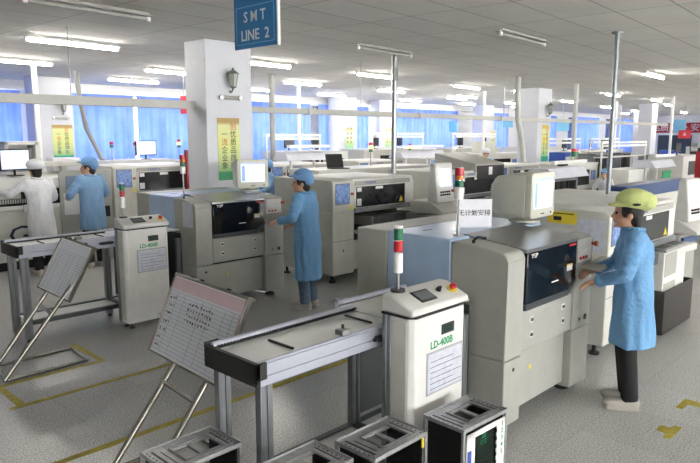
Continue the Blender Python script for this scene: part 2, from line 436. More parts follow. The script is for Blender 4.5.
# ------------------------------------------------------------------ conveyor frame
def make_conveyor(label, loc):
    t = thing('conveyor', label, 'conveyor', loc)   # origin at near-left leg foot; x 0-1.35, y 0-.42
    def leg(x, y, z1=.90, z0=.03):
        m = MB().box(x, y, z0, x+.03, y+.045, z1).box(x+.032, y+.006, z0, x+.042, y+.039, z1).box(x+.044, y, z0, x+.074, y+.045, z1)
        m.box(x+.008, y-.003, z0, x+.022, y, z1).box(x+.052, y-.003, z0, x+.066, y, z1)
        return m.build('leg', alu, t, .003)
    for x in (0, 1.0):
        for y in (0, .35): leg(x, y)
    for x in (.04, 1.04):
        for y in (.02, .37): MB().cyl((x, y, 0), (x, y, .012), .03, 14).cyl((x, y, .012), (x, y, .04), .01).build('levelling_foot', rubber, t)
    # near side rail and far side rail
    r = MB().box(-.02, -.01, .86, 1.0, .012, .905).box(-.02, -.014, .91, 1.0, .012, .97).box(-.02, -.005, .97, 1.0, .02, .98)
    r.build('side_rail', lilac, t, .002)
    MB().box(-.02, .37, .86, 1.02, .39, .97).cyl((-.02, .375, .98), (1.03, .375, .98), .02, 14).build('side_rail', lilac, t, .002)
    d = MB()
    for i in range(52): d.box(-.0+i*.02, .345, .972, .008+i*.02, .354, .985)
    d.box(-.02, .354, .965, 1.02, .366, .98)
    d.build('roller_strip', black, t)
    B('end_bracket', black, t, (-.045, -.03, .87, -.02, .41, .985), (-.045, -.03, .90, .02, -.015, .985), (-.045, .395, .89, .04, .41, 1.0), bev=.003)
    B('top_plate', belt, t, (-.02, .02, .962, 1.0, .345, .968), bev=.001)
    MB().bar((.26, .26, .973), (.26, .06, .973), .012, .01).build('board_stop', black, t)
    MB().bar((.88, .3, .973), (.88, .08, .973), .012, .01).build('board_stop', black, t)
    c = B('sensor_block', steel, t, (.56, .0, .98, .62, .06, 1.01), bev=.003)
    MB().cyl((.6, .04, 1.01), (.6, .04, 1.03), .008).build('sensor', black, c)
    MB().box(.8, -.05, .90, .92, -.014, .93).cyl((.78, -.032, .915), (.94, -.032, .915), .012).build('clamp_handle', black, t, .003)
    # lower frame
    B('lower_rail', alud, t, (.06, 0, .17, 1.72, .04, .215), bev=.003)
    B('lower_rail', alud, t, (.06, .355, .17, 1.72, .395, .215), bev=.003)
    B('lower_tray', belt, t, (.06, .04, .19, 1.0, .385, .2), (1.08, .04, .19, 1.72, .385, .2), bev=.001)
    B('cross_rail', alud, t, (1.0, .04, .17, 1.06, .385, .215), bev=.002)
    # section reaching behind the loader
    B('rear_plate', belt, t, (1.03, -.0, .955, 1.77, .5, .962), bev=.001)
    r2 = MB().cyl((1.04, .56, .96), (1.77, .56, .96), .018).box(1.03, .52, .86, 1.77, .55, .94)
    r2.cyl((1.06, .55, .9), (1.06, .55, 1.0), .012).build('rear_rail', lilac, t)
    B('rear_panel', alud, t, (1.15, .42, .22, 1.75, .43, .86), bev=.001)
    B('rear_side_panel', alud, t, (1.775, 0, .22, 1.785, .5, .92), bev=.001)
    for y in (0, .48): B('rear_leg', alu, t, (1.72, y, .0, 1.77, y+.045, .86), bev=.003)
    return t
cv = make_conveyor('aluminium conveyor frame with a white top plate, nearer one in the foreground', (1.80, 2.35, 0))
dup(cv, (2.17, 6.62, 0), 'aluminium conveyor frame with a white top plate, farther one behind the rear whiteboard stand')

# ------------------------------------------------------------------ magazine racks
def make_rack(label, loc, rz=0, full=False):
    t = thing('magazine_rack', label, 'rack', loc, rz)     # x .4, y .28, z .56
    W, D, H = .4, .27, .56
    m = MB()
    # top plate with two openings built as strips
    xs = [0, .10, .20, .225, .33, W]
    m.box(0, 0, H-.012, .11, D, H).box(.33, 0, H-.012, W, D, H).box(.11, 0, H-.012, .33, .07, H).box(.11, .19, H-.012, .33, D, H).box(.205, .07, H-.012, .235, .19, H)
    m.box(0, 0, H, W, .006, H+.01).box(0, D-.006, H, W, D, H+.01).box(0, 0, H, .006, D, H+.01).box(W-.006, 0, H, W, D, H+.01)
    m.build('top_plate', galv, t, .002)
    MB().box(.115, .05, H, .325, .06, H+.008).box(.115, .2, H, .325, .21, H+.008).box(.115, .06, H, .125, .2, H+.008).box(.315, .06, H, .325, .2, H+.008).build('handle_frame', steel, t, .001)
    for q in ((.04, .04, .05, .24), (.075, .06, .08, .21), (.352, .05, .358, .22)): B('adjust_slot', black, t, (q[0], q[1], H, q[2], q[3], H+.0015), bev=0)
    for i in range(8):
        for x in (.022, .375): MB().cyl((x, .03+i*.03, H), (x, .03+i*.03, H+.002), .004, 8).build('rivet', black, t)
    B('base_plate', galv, t, (0, 0, 0, W, D, .012), bev=.002)
    for x in (0, W-.018):
        for y in (0, D-.018): B('corner_post', galv, t, (x, y, .012, x+.018, y+.018, H-.012), bev=.002)
    for x in (.02, W-.028):
        s = MB().box(x, .018, .012, x+.008, D-.018, H-.012)
        for k in range(40): s.box(x+(.008 if x < .2 else -.005), .02, .022+k*.013, x+(.013 if x < .2 else 0), D-.02, .027+k*.013)
        s.build('slotted_side', black, t)
    if full:
        g = MB()
        for k in range(34): g.box(.105, .012, .04+k*.0145, .295, .255, .045+k*.0145)
        g.build('board_stack', mat('board_edge', '20302a', .5), t)
        B('front_frame', wht, t, (.03, .0, .03, .1, .008, .53), (.3, 0, .03, .375, .008, .53), (.03, 0, .5, .375, .008, .53), bev=.002)
        B('blue_label', bluep, t, (.035, -.003, .03, .065, 0, .44), bev=0)
        n = MB()
        for i in range(10): n.box(.29, -.002, .06+i*.045, .298, .001, .08+i*.045)
        n.build('clips', black, t)
        text('number_print', '1\n2\n3\n4\n5', .04, greent, t, (.345, -.002, .42), (1, 0, 0), (0, 0, 1))
        text('number_print', 'N\nS\nO', .045, bluep, t, (.345, -.002, .2), (1, 0, 0), (0, 0, 1))
        text('mark_print', 'Z2\nC12', .035, greent, t, (.19, .0105, .46), (1, 0, 0), (0, 0, 1))
    return t
make_rack('metal magazine rack with blue strip and numbers on its white front frame', (2.60, 1.72, 0), -.04, True)
make_rack('open metal magazine rack with a small yellow clip, between the conveyor leg and the loader', (2.07, 1.85, 0))
rk = [o for o in COL.objects if o.get('category') == 'rack'][-1]
B('yellow_clip', yellow, rk, (.345, -.008, .5, .36, 0, .55), bev=.002)
r3 = make_rack('open metal magazine rack at the bottom edge, just right of the conveyor front leg', (1.61, 1.93, 0))
r4 = make_rack('open metal magazine rack at the bottom, left of the conveyor, under the near whiteboard', (1.345, 2.43, 0))
# ------------------------------------------------------------------ whiteboard easels
def easel(label, bl, br, tr_, tl, feet, legtop, base, thick=.05, scribble=True):
    t = thing('whiteboard_stand', label, 'whiteboard', feet[0])
    o = Vector(feet[0])
    bl, br, tr_, tl = [Vector(q)-o for q in (bl, br, tr_, tl)]
    xd = (br-bl).normalized(); yd = (tl-bl); yd = (yd-xd*yd.dot(xd)).normalized(); n = xd.cross(yd)
    W = ((br-bl).length+(tr_-tl).length)/2; Hh = ((tl-bl).length+(tr_-br).length)/2
    M = Matrix((xd, yd, n)).transposed().to_4x4(); M.translation = bl
    def loc_box(nm, mm, par, *bs, bev=.002):
        m = MB()
        for b in bs: m.box(*b)
        m.bm.transform(M); return m.build(nm, mm, par, bev)
    bd = loc_box('board', wht, t, (.01, .01, -.02, W-.01, Hh-.01, 0))
    loc_box('frame', chrome, bd, (0, 0, -.03, W, .014, .006), (0, 0, -.03, .014, Hh, .006), (W-.016, 0, -.03, W, Hh, .006), (0, Hh-.014, -thick, W, Hh+.006, .006), bev=.003)
    loc_box('sheet', mat('form_sheet', 'dfe2ea', .12, var=.03), bd, (.02, .02, 0, W-.02, Hh-.02, .002), bev=0)
    if scribble: loc_box('header_band', mat('pink_header', 'dcc3c9', .15, var=.04), bd, (.02, Hh-.1, .002, W-.02, Hh-.02, .003), (.02, .02, .002, .032, Hh-.1, .003), (W-.032, .02, .002, W-.02, Hh-.1, .003), bev=0)
    g = MB(); rows = 16
    for i in range(rows+1): z = .035+(Hh-.15)*i/rows; g.box(.03, z-.0009, .0025, W-.03, z+.0009, .0032)
    for x in (.03, .14, .25, .5, .62, .8, .9, .965): g.box(x*W, .035, .0025, x*W+.002, Hh-.115, .0032)
    g.bm.transform(M); g.build('ruled_lines', mat('rule_grey', '6b7078', .7), bd)
    if scribble:
        rnd = random.Random(3); s = MB()
        def stroke(x, y, k):
            pts = [(x+rnd.uniform(0, .02), y+rnd.uniform(-.008, .012), .0042) for _ in range(4)]
            for a, b in zip(pts, pts[1:]):
                s.bar(a, b, .007, .001, (0, 0, 1))
        for i in range(7):
            for j in range(3 if i < 5 else 2): stroke(.05*W+.0+j*.03+rnd.uniform(0, .01), Hh-.16-i*.055, 0)
        for i in range(4):
            for j in range(9): stroke(.34*W+j*.034, Hh-.165-i*.036, 0)
        s.bm.transform(M); s.build('handwriting', ink, bd)
    c = MB()
    for x in (.22*W, .36*W, .72*W): c.box(x, Hh+.004, -.02, x+.02, Hh+.016, .0)
    c.bm.transform(M); c.build('clips', black, bd)
    for i in (0, 1):
        a = Vector(feet[i])-o; b = Vector(legtop[i])-o
        MB().path([a+Vector((0, 0, .004)), b, b+(b-a).normalized()*.35], .019, 12).build('leg', chrome, t)
    a = [Vector(feet[i])-o+(Vector(legtop[i])-Vector(feet[i]))*.83 for i in (0, 1)]
    MB().cyl(a[0], a[1], .014).build('cross_bar', chrome, t)
    bb = [Vector(q)-o for q in base]
    MB().path([bb[0], bb[1], bb[2], bb[3], bb[0]], .015, 12).build('floor_frame', chrome, t)
    return t
easel('whiteboard on a chrome tube easel, farther one at left, blank shiny sheet reflecting the lamps',
      (2.13, 6.12, .66), (2.19, 5.60, .61), (2.49, 5.58, 1.06), (2.37, 6.12, 1.10),
      [(1.66, 5.66, .015), (1.74, 6.10, .015)], [(2.16, 5.66, .61), (2.2, 6.08, .61)],
      [(1.66, 5.66, .015), (2.36, 5.66, .015), (2.40, 6.10, .015), (1.74, 6.10, .015)], scribble=False)
easel('whiteboard on a chrome tube easel, nearer one, covered in handwriting beside the conveyor end',
      (2.06, 3.93, .60), (2.02, 3.08, .59), (2.20, 2.86, 1.08), (2.27, 3.80, 1.08),
      [(1.58, 3.17, .015), (1.62, 3.62, .015)], [(2.03, 3.19, .57), (2.07, 3.62, .57)],
      [(1.58, 3.17, .015), (2.2, 3.17, .015), (2.24, 3.62, .015), (1.62, 3.62, .015)])

# ------------------------------------------------------------------ stencil printers
def make_printer(label, loc):
    t = thing('stencil_printer', label, 'machine', loc)
    # origin = front-left floor corner; x 0-1.42, y 0-1.34
    def prof(y0, y1, z0, z1, r=.06, ytop=0):
        pts = [(y0, z0), (y0, z1-r-.03)]
        for k in range(7):
            a = PI-(PI/2)*k/6; pts.append((y0+r+r*math.cos(a), z1-.03-r+r*math.sin(a)))
        pts += [(y0+.3, z1), (y1, z1), (y1, z0)]
        return pts
    MB().prism(prof(0, .45, .55, 1.32), 'x', 0, .225).build('left_column', beige, t, .01)
    MB().box(0, 0, .08, .225, .45, .542).build('left_column_base', beige, t, .008)
    MB().cyl((.12, -.003, .47), (.12, .01, .47), .014, 16).build('lock', black, t)
    MB().prism(prof(0, .5, .55, 1.31), 'x', 1.0, 1.30).build('right_column', beige, t, .012)
    MB().box(1.0, 0, .08, 1.30, .5, .542).build('right_column_base', beige, t, .008)
    MB().cyl((1.22, -.004, .62), (1.22, .01, .62), .024, 16).build('air_port', black, t)
    MB().cyl((1.12, -.003, .62), (1.12, .01, .62), .01).build('small_port', black, t)
    # front door
    d = MB().prism([(.235, .875), (.86, .875), (.99, .965), (.99, 1.265), (.235, 1.265)], 'y', -.012, .04).build('door', glass, t, .006)
    MB().prism([(.233, .86), (.865, .86), (.995, .955), (.995, .985), (.86, .905), (.233, .905)], 'y', -.016, .03).build('door_lip', alud, d, .002)
    text('door_print', 'YSP', .045, whitet, d, (.33, -.0135, 1.235), (1, 0, 0), (0, 0, 1), sx=1.3)
    B('door_label', paper, d, (.83, -.014, 1.05, .92, -.011, 1.10), bev=0)
    B('door_label_band', yellow, d, (.83, -.0145, 1.09, .92, -.0135, 1.10), bev=0)
    B('door_print_line', whitet, d, (.60, -.0135, 1.0, .70, -.0118, 1.008), bev=0)
    B('red_sticker', redt, d, (.86, -.0135, 1.235, .97, -.0118, 1.25), bev=0)
    MB().prism([(-.016, 1.262), (-.014, 1.287), (.5, 1.345), (.5, 1.262)], 'x', .227, .998).build('door_hood', steel, t, .004)
    f = B('front_panel', beige, t, (.232, .01, .56, .995, .1, .852))
    for x in (.34, .82):
        for z in (.64, .75):
            l = MB().box(x, .004, z, x+.045, .011, z+.045).build('latch', offwh, f, .002)
            MB().box(x+.008, .0, z+.012, x+.037, .005, z+.034).build('latch_paddle', black, l)
    p = B('lower_panel', beige, t, (.232, .06, .12, .995, .12, .53))
    B('panel_seam', black, t, (.232, .05, .535, .995, .1, .556), bev=0)
    B('warning_sticker', yellow, p, (.45, .058, .37, .48, .0605, .40), bev=0)
    B('core_cabinet', beige, t, (.02, .12, .10, 1.28, .46, 1.3))
    B('side_hood', bluec, t, (0, .455, .10, 1.30, 1.04, 1.335), bev=.012)
    B('top_groove', alud, t, (.2, .84, 1.335, .3, .86, 1.337), bev=0)
    B('rear_cabinet', beige, t, (0, 1.045, .10, 1.30, 1.36, 1.335), bev=.012)
    b = B('button_plate', offwh, t, (1.03, -.004, 1.08, 1.27, .004, 1.26), bev=.002)
    for i in range(4): MB().cyl((1.055+i*.045, -.004, 1.17), (1.055+i*.045, -.016, 1.17), .013).build('white_button', wht, b)
    for i in range(3): MB().cyl((1.07+i*.05, -.004, 1.115), (1.07+i*.05, -.014, 1.115), .012).build('pink_button', redt, b)
    MB().cyl((1.27, .0, 1.21), (1.27, -.03, 1.21), .012).cyl((1.27, -.03, 1.21), (1.27, -.05, 1.21), .022).build('emergency_stop', orange, t)
    for x in (.12, 1.18):
        for y in (.15, 1.2): MB().cyl((x, y, 0), (x, y, .02), .06, 16).cyl((x, y, .02), (x, y, .1), .025).build('foot', rubber, t)
    tower(t, .18, .52, 1.335, 1.83, RP, .033)
    MB().cyl((.05, .3, 1.32), (.05, .3, 1.335), .012).path([(.04, .3, 1.335), (.04, .26, 1.37), (.08, .22, 1.36)], .008, 8).build('top_catch', black, t)
    return t
pr = make_printer('grey printing machine printed YSP with blue hood, nearer one in the centre foreground', (3.66, 2.12, 0))
p2 = dup(pr, (3.97, 6.33, 0), 'grey printing machine printed YSP with blue hood, farther one in front of the big pillar')
lb = MB().box(-.004, .05, 1.0, -.001, .26, 1.29).build('taped_notice', sheet, p2)
# keyboard tray on the near printer
tr = MB().prism([(1.04, -.19), (1.56, -.10), (1.56, .02), (1.06, -.002)], 'z', 1.035, 1.05).build('keyboard_tray', crt, pr, .004)
kb = thing('keyboard', 'beige keyboard on the tray under the worker in the yellow-green cap', 'keyboard', (4.79, 2.02, 1.051), .17)
MB().box(0, -.065, 0, .40, .065, .016).build('keyboard_body', crt, kb, .004)
k = MB()
for r in range(5):
    for c in range(18): k.box(.012+c*.021, -.055+r*.022, .016, .03+c*.021, -.036+r*.022, .021)
k.build('keys', mat('key_grey', 'bdbcb0', .6), kb)

# ------------------------------------------------------------------ monitors
def make_crt(label, loc, rz):
    t = thing('crt_monitor', label, 'monitor', loc, rz)    # front at y=0, faces -y
    MB().lathe([(.13, 0), (.13, .015), (.06, .03), (.05, .06)], (0, .16, 0), 24).build('swivel_base', crt, t)
    b = MB()
    def R(w, h, y, zc, r=.03):
        pts = []
        for sx, sz, a0 in ((1, 1, 0), (-1, 1, 90), (-1, -1, 180), (1, -1, 270)):
            for k in range(4):
                a = math.radians(a0+30*k); pts.append((sx*(w/2-r)+r*math.cos(a), y, zc+sz*(h/2-r)+r*math.sin(a)))
        return pts
    b.loft([R(.42, .37, .06, .235), R(.41, .36, .2, .235), R(.36, .32, .34, .225), R(.24, .22, .42, .21)]).build('housing', crt, t)
    f = MB().loft([R(.42, .37, 0, .235), R(.425, .375, .03, .235), R(.41, .36, .062, .235)]).build('bezel', crt, t)
    MB().box(-.165, -.003, .125, .165, .004, .375).build('screen', screen, f, .004)
    B('screen_window', mat('ui_blue', '8fb0e6', .3, emit=.1), f, (-.16, -.0038, .36, .16, -.0028, .372), (-.15, -.0038, .14, -.11, -.0028, .34), bev=0)
    B('brand_strip', alud, f, (-.03, -.003, .075, .03, .002, .085), bev=0)
    MB().cyl((.15, -.003, .08), (.15, .003, .08), .01).build('power_button', green, f)
    v = MB()
    for i in range(8): v.box(-.1+i*.026, .2, .355-.0, -.088+i*.026, .3, .361-.0)
    v.build('vents', black, t) if False else v.bm.free()
    return t
m1 = make_crt('beige tube monitor on the near printing machine beside the standing paper sign', (4.83, 2.5, 1.345), .03)
m1.scale = (.98, .98, .98)
m2 = dup(m1, (5.1, 6.72, 1.335), 'beige tube monitor on the rear printing machine below the poster pillar', -.35)

# standing paper sign
sg = thing('paper_sign', 'white paper sign with black Chinese characters standing on the near printing machine', 'sign', (4.26, 2.78, 1.336), math.radians(-42))
MB().box(-.14, 0, 0, .14, .003, .225).build('sheet', paper, sg)
MB().prism([(.003, 0), (.06, 0), (.003, .18)], 'x', -.13, -.126).build('prop', paper, sg)
text('characters', '无计划安排', .052, ink, sg, (0, -.001, .115), (1, 0, 0), (0, 0, 1))
# ------------------------------------------------------------------ chip mounters
def make_mounter(label, loc, long=1.75, big=True):
    t = thing('chip_mounter', label, 'machine', loc)     # origin front-left floor corner, y depth 1.5
    L = long; D = 1.25
    B('left_cabinet', cream, t, (0, 0, .12, .42, D, 1.0), bev=.01)
    B('base_cabinet', cream, t, (.42, .14, .12, L, D, .58), bev=.01)
    MB().prism([(0, 1.0), (0, 1.42), (.05, 1.45), (D, 1.45), (D, 1.0)], 'x', 0, .42).build('left_head', cream, t, .01)
    MB().prism([(.02, .97), (0, 1.0), (0, 1.36), (.04, 1.45), (D, 1.45), (D, .97)], 'x', .425, L).build('upper_cover', offwh, t, .01)
    f = B('front_band', beige, t, (.43, -.012, 1.355, L-.1, 0, 1.42), bev=.002)
    text('band_print', 'YAMAHA', .05, bluep, f, (.75, -.014, 1.388), (1, 0, 0), (0, 0, 1), sx=1.2)
    w = B('window', glass2, t, (.46, -.01, 1.05, L-.22, .004, 1.34), bev=.003)
    for q in ((.47, 1.27, .56, 1.33), (.47, 1.07, .56, 1.17), (.86, 1.29, 1.02, 1.33)): B('window_note', paper, w, (q[0], -.012, q[1], q[2], -.009, q[3]), bev=0)
    MB().prism([(L-.36, 1.07), (L-.26, 1.07), (L-.31, 1.16)], 'y', -.013, -.009).build('warning_triangle', yellow, w)
    B('sill', alu, t, (.425, -.03, .975, L-.02, .0, 1.04), bev=.004)
    MB().prism([(.33, 1.03), (.41, 1.03), (.37, 1.1)], 'y', -.004, .001).build('warning_triangle', yellow, t)
    s = B('operator_screen', screen2, t, (.06, -.006, 1.12, .32, .003, 1.39), bev=.002)
    B('screen_frame', alud, s, (.05, -.003, 1.11, .33, .002, 1.40), bev=0)
    MB().cyl((.37, -.0, 1.25), (.37, -.03, 1.25), .02).build('emergency_stop', orange, t)
    B('feeder_bay', black, t, (.425, .3, .58, L-.04, .31, .97), (.425, .02, .58, .44, .3, .97), (.44, .02, .58, L-.04, .3, .59), bev=0)
    fd = B('feeder_bank', beige, t, (.72, -.06, .76, L-.1, .28, .9), bev=.005)
    g = MB()
    for i in range(int((L-.9)/.03)): g.box(.76+i*.03, -.08, .80, .776+i*.03, .1, .915)
    g.build('feeders', alu, fd)
    B('bay_tray', offwh, t, (.5, .0, .66, .9, .25, .68), bev=.003)
    MB().cyl((.2, -.003, .46), (.2, .008, .46), .014).build('lock', black, t)
    B('cabinet_seam', alud, t, (.0, -.0015, .6, .42, .002, .605), bev=0)
    for x in (.1, L-.12):
        for y in (.12, D-.15): MB().cyl((x, y, 0), (x, y, .02), .05, 14).cyl((x, y, .02), (x, y, .12), .02).build('foot', rubber, t)
    return t
mt = make_mounter('cream chip mounter with dark window, right of the middle worker in jeans', (6.06, 6.22, 0))
mm = dup(mt, (5.72, 2.3, 0), 'chip mounter with a yellow notice on its side, behind the yellow-green cap')
mm.scale = (1, 1, .945)
n = B('yellow_notice', yellow, mm, (-.004, .31, 1.30, -.001, .60, 1.42), bev=0)
B('notice_print', ink, n, (-.005, .34, 1.395, -.0035, .57, 1.405), (-.005, .46, 1.33, -.0035, .54, 1.37), bev=0)
B('taped_sheet', sheet, mm, (-.004, .04, 1.05, -.001, .30, 1.36), bev=0)
m3 = dup(mt, (8.75, 6.3, 0), 'grey chip mounter with a raised lid, behind the white paper sign')
MB().prism([(.0, 1.40), (0, 1.56), (.9, 1.74), (.9, 1.40)], 'x', .9, 1.85).build('raised_lid', beige, m3, .01)
B('lid_front', black, m3, (.93, -.016, 1.28, 1.83, -.002, 1.53))
B('lid_label', paper, m3, (1.3, -.022, 1.36, 1.42, -.017, 1.50))
m4 = dup(mt, (4.98, 10.42, 0), 'cream chip mounter behind the farther printing machine, nearest to the dark red board')
m4.scale = (1, 1, 1.06)
dup(mt, (8.5, 10.6, 0), 'chip mounter below the grey lamp hood right of the big pillar')
dup(mt, (11.2, 10.6, 0), 'chip mounter behind the swing console in the middle')
dup(mt, (14.0, 10.6, 0), 'chip mounter beside the far worker in the white cap')
dup(mt, (11.4, 6.9, 0), 'chip mounter behind the near tube monitor')

# ------------------------------------------------------------------ swing consoles
def make_console(label, loc, rz=0, tall=False):
    t = thing('operator_console', label, 'machine', loc, rz)
    B('pedestal', beige, t, (0, .1, 0, .5, .6, .9), bev=.01)
    MB().prism([(-.12, .92), (-.12, .96), (.12, 1.1), (.5, 1.1), (.5, .92)], 'x', -.02, .52).build('keyboard_shelf', offwh, t, .01)
    B('drawer_front', navy, t, (.03, .06, .78, .47, .11, .86), bev=.004)
    B('drawer_front', offwh, t, (.03, .06, .66, .47, .11, .75), bev=.004)
    h = MB().prism([(0, 1.08), (.06, 1.66), (.16, 1.66), (.2, 1.08)], 'x', 0, .42).build('screen_head', offwh, t, .02)
    a = Vector((.21, .0218, 1.32)); b = Vector((.21, .0477, 1.58)); 
    MB().bar(a, b, .28, .008, (0, 1, 0)).build('screen', screen, h)
    k = MB()
    for i in range(5):
        for j in range(2): k.cyl((.09+i*.05, .0+.012+j*.004, 1.2+j*.04), (.09+i*.05, -.004+j*.004, 1.2+j*.04), .014)
    k.build('buttons', ink, h)
    MB().cyl((.37, .02, 1.25), (.37, -.02, 1.25), .02).build('emergency_stop', orange, h)
    return t
c1 = make_console('swing console with a lit screen, right of the middle chip mounter', (7.5, 5.52, 0), .0)
c2 = dup(c1, (8.5, 2.45, 0), 'tall white swing console at the right edge of the picture', -.1)
c2.scale = (.95, .95, .92)

# ------------------------------------------------------------------ carts by the right-hand worker
t = thing('feeder_cart', 'low black cart box on the floor right of the worker in the yellow-green cap', 'cart', (6.78, 2.13, 0))
B('box', blackp, t, (0, 0, .02, .92, .015, .48), (0, 0, .02, .015, .29, .48), (.905, 0, .02, .92, .29, .48), (0, .275, .02, .92, .29, .48), (0, 0, .02, .92, .29, .04))
for x in (.08, .84):
    for y in (.07, .22): MB().cyl((x, y, 0), (x, y, .025), .03).build('castor', rubber, t)
t = thing('feeder_unit', 'white unit with a grey steel top standing in the black cart box', 'machine', (6.66, 2.2, 0))
B('cabinet', offwh, t, (.14, -.04, .05, .8, .18, .88), bev=.01)
B('steel_top', galv, t, (.12, -.06, .88, .82, .2, .915), bev=.004)
g = MB()
for i in range(2): g.box(.18+i*.32, -.02, .915, .42+i*.32, .16, .918)
g.build('top_opening', alud, t)
B('face_panel', beige, t, (.16, -.046, .62, .5, -.04, .86), (.16, -.046, .35, .5, -.04, .55), bev=.002)
# ------------------------------------------------------------------ ceiling lamps
def make_lamp(lit, label, loc, rz=.07):
    t = thing('ceiling_lamp', label, 'lamp', loc, rz)      # batten, origin at its centre on the ceiling
    MB().box(-.64, -.022, -.035, .64, .022, 0).box(-.66, -.075, -.042, .66, .075, -.036).build('batten', wht if lit else beige, t, .002)
    MB().cyl((-.62, 0, -.066), (.62, 0, -.066), .02, 12).build('tube', tubem if lit else beige, t)
    for x in (-.66, .62): MB().box(x, -.012, -.09, x+.04, .012, -.02).build('tube_holder', wht, t)
    return t
LIT = [(6,-2.5),(11,-2.5),(16,-2.5),(21,-2.5),(4,-6),(10,-6),(17,-6),(27,-2.5),(34,-3),(33,1),(26.5,1),(40,2),(3.85,9.0),(7.2,9.1),(10.25,9.2),(14.2,9.6),(4.0,11.8),(6.9,11.6),(10.5,11.8),(14.0,12.0),(17.6,11.9),(7.3,14.0),(10.9,14.2),(14.0,14.4),(18.1,14.6),(21.6,14.6),(25.5,14.6),
       (16.9,9.5),(20.0,8.2),(22.6,10.9),(28.1,11.8),(28.1,9.2),(33.1,12.4),(14.3,5.0),(18.2,12.7),(24.0,8.3),(22.3,13.0),(33.0,8.6),(37.5,11.5),(38,8.0),(37,14.4),(20.5,5.0),(26.5,5.2),(33,4.8)]
lt = make_lamp(True, '', (0, 0, ZC))
first = True
for x, y in LIT:
    q = lt if first else dup(lt, parent=None)
    q.location = (x, y, ZC); first = False
    q['group'] = 'lit ceiling tube lamps'; q['label'] = 'white ceiling tube lamp that is switched on'
OFF = [(2.95, 6.45, 'unlit ceiling tube lamp at the top left corner'), (7.4, 6.45, 'unlit ceiling tube lamp at the top of the steel exhaust pole'), (7.7, 4.35, 'unlit ceiling tube lamp right of the steel pole, nearest on the right')]
q0 = None
for x, y, l in OFF:
    q0 = make_lamp(False, l, (x, y, ZC)) if q0 is None else dup(q0, (x, y, ZC), l)

# ------------------------------------------------------------------ overhead services
def pipe(name, label, cat, pts, r, m, n=14, group=None):
    return tag(MB().path(pts, r, n).build(name, m), label, cat, group)
d = MB().box(-2.0, 7.84, 2.42, 4.985, 7.96, 2.53)
tag(d.build('cable_duct', ductm, None, .004), 'long grey cable duct running from the left edge to the big pillar', 'duct')
d = MB().box(5.80, 7.84, 2.40, 24, 7.96, 2.49)
for x in (7.1, 10, 13, 16.5, 20): d.box(x, 7.82, 2.39, x+.05, 7.98, 2.5)
tag(d.build('cable_duct', ductm, None, .004), 'long grey cable duct running right from the big pillar', 'duct')
pipe('duct_hanger', 'thin rod hanging the left cable duct from the ceiling', 'rod', [(3.3, 7.9, 2.53), (3.3, 7.9, ZC)], .006, steel)
pipe('duct_hanger', 'thin rod hanging the right cable duct, just right of the big pillar', 'rod', [(8.4, 7.9, 2.49), (8.4, 7.9, ZC)], .006, steel)
pipe('duct_hanger', 'thin rod hanging the right cable duct, between the steel pole and the ribbed hose', 'rod', [(13.2, 7.9, 2.49), (13.2, 7.9, ZC)], .006, steel)
tag(MB().cyl((7.8, 6.62, 1.46), (7.8, 6.62, 2.6), .038, 16).cyl((7.8, 6.62, 2.6), (7.8, 6.62, ZC), .045, 16).box(7.77, 6.57, 2.9, 7.83, 6.575, 3.1).build('exhaust_pipe', steel), 'tall steel exhaust pipe from the mounter top to the ceiling, left of centre', 'pipe')
tag(MB().cyl((8.33, 3.4, 1.3), (8.33, 3.4, ZC), .03, 16).cyl((8.33, 3.4, 3.32), (8.33, 3.4, ZC), .07, 16).build('exhaust_pipe', alu), 'tall steel exhaust pipe at right above the worker in the yellow-green cap', 'pipe')
def hose(label, pts, r, m=ductm):
    b = MB(); N = 70; rings = []
    P = [Vector(p) for p in pts]
    for i in range(N+1):
        t = i/N*(len(P)-1); k = min(int(t), len(P)-2); c = P[k].lerp(P[k+1], t-k)
        rr = r*(1+.18*(i % 2)); rings.append([(c.x+rr*math.cos(2*PI*j/14), c.y+rr*math.sin(2*PI*j/14), c.z) for j in range(14)])
    return tag(b.loft(rings).build('ribbed_hose', m, ang=180), label, 'hose')
hose('thick pale ribbed hose hanging from the ceiling left of the middle pillar', [(13.0, 7.45, ZC), (13.0, 7.45, 2.9), (13.05, 7.44, 2.4), (13.22, 7.42, 1.9), (13.3, 7.4, 1.46)], .06)
hose('pale ribbed hose hanging straight right of the middle pillar', [(15.9, 7.45, ZC), (15.9, 7.45, 2.4), (15.9, 7.45, 1.4)], .055)
hose('grey ribbed hose hanging in front of the far left blue curtain', [(4.95, 11.6, 3.2), (5.0, 11.6, 2.7), (5.1, 11.65, 2.2), (5.4, 11.7, 1.6)], .04, beige)
pipe('hose_pair', 'pair of thin pale pipes dropping from the ceiling, left of the steel exhaust pole', 'pipe', [(8.9, 11.0, ZC), (8.9, 11.0, 1.5)], .06, beige)
pipe('drop_pipe', 'white drop pipe at the far left beside the pillar with the small poster', 'pipe', [(4.5, 12.3, ZC), (4.5, 12.3, 1.5)], .05, wht)
k = 0
for x, y, l in [(10.9, 12.4, 'slim white drop pole in front of the left curtains'), (16.6, 10.6, 'slim white drop pole left of the middle signal light'), (21.0, 11.2, 'slim white drop pole beside the light blue hanging sign'), (23.0, 7.4, 'slim white drop pole just right of the second ribbed hose'),
             (27.4, 5.3, 'slim white drop pole near the right edge, before the red banner'), (27.5, 10.9, 'slim white drop pole far back between two pillars'), (24.7, 9.95, 'slim white drop pole, left one of the far pair')]:
    pipe('drop_pole', l, 'pole', [(x, y, 1.54 if y > 10 and x > 15 else 1.2), (x, y, ZC)], .045, wht)

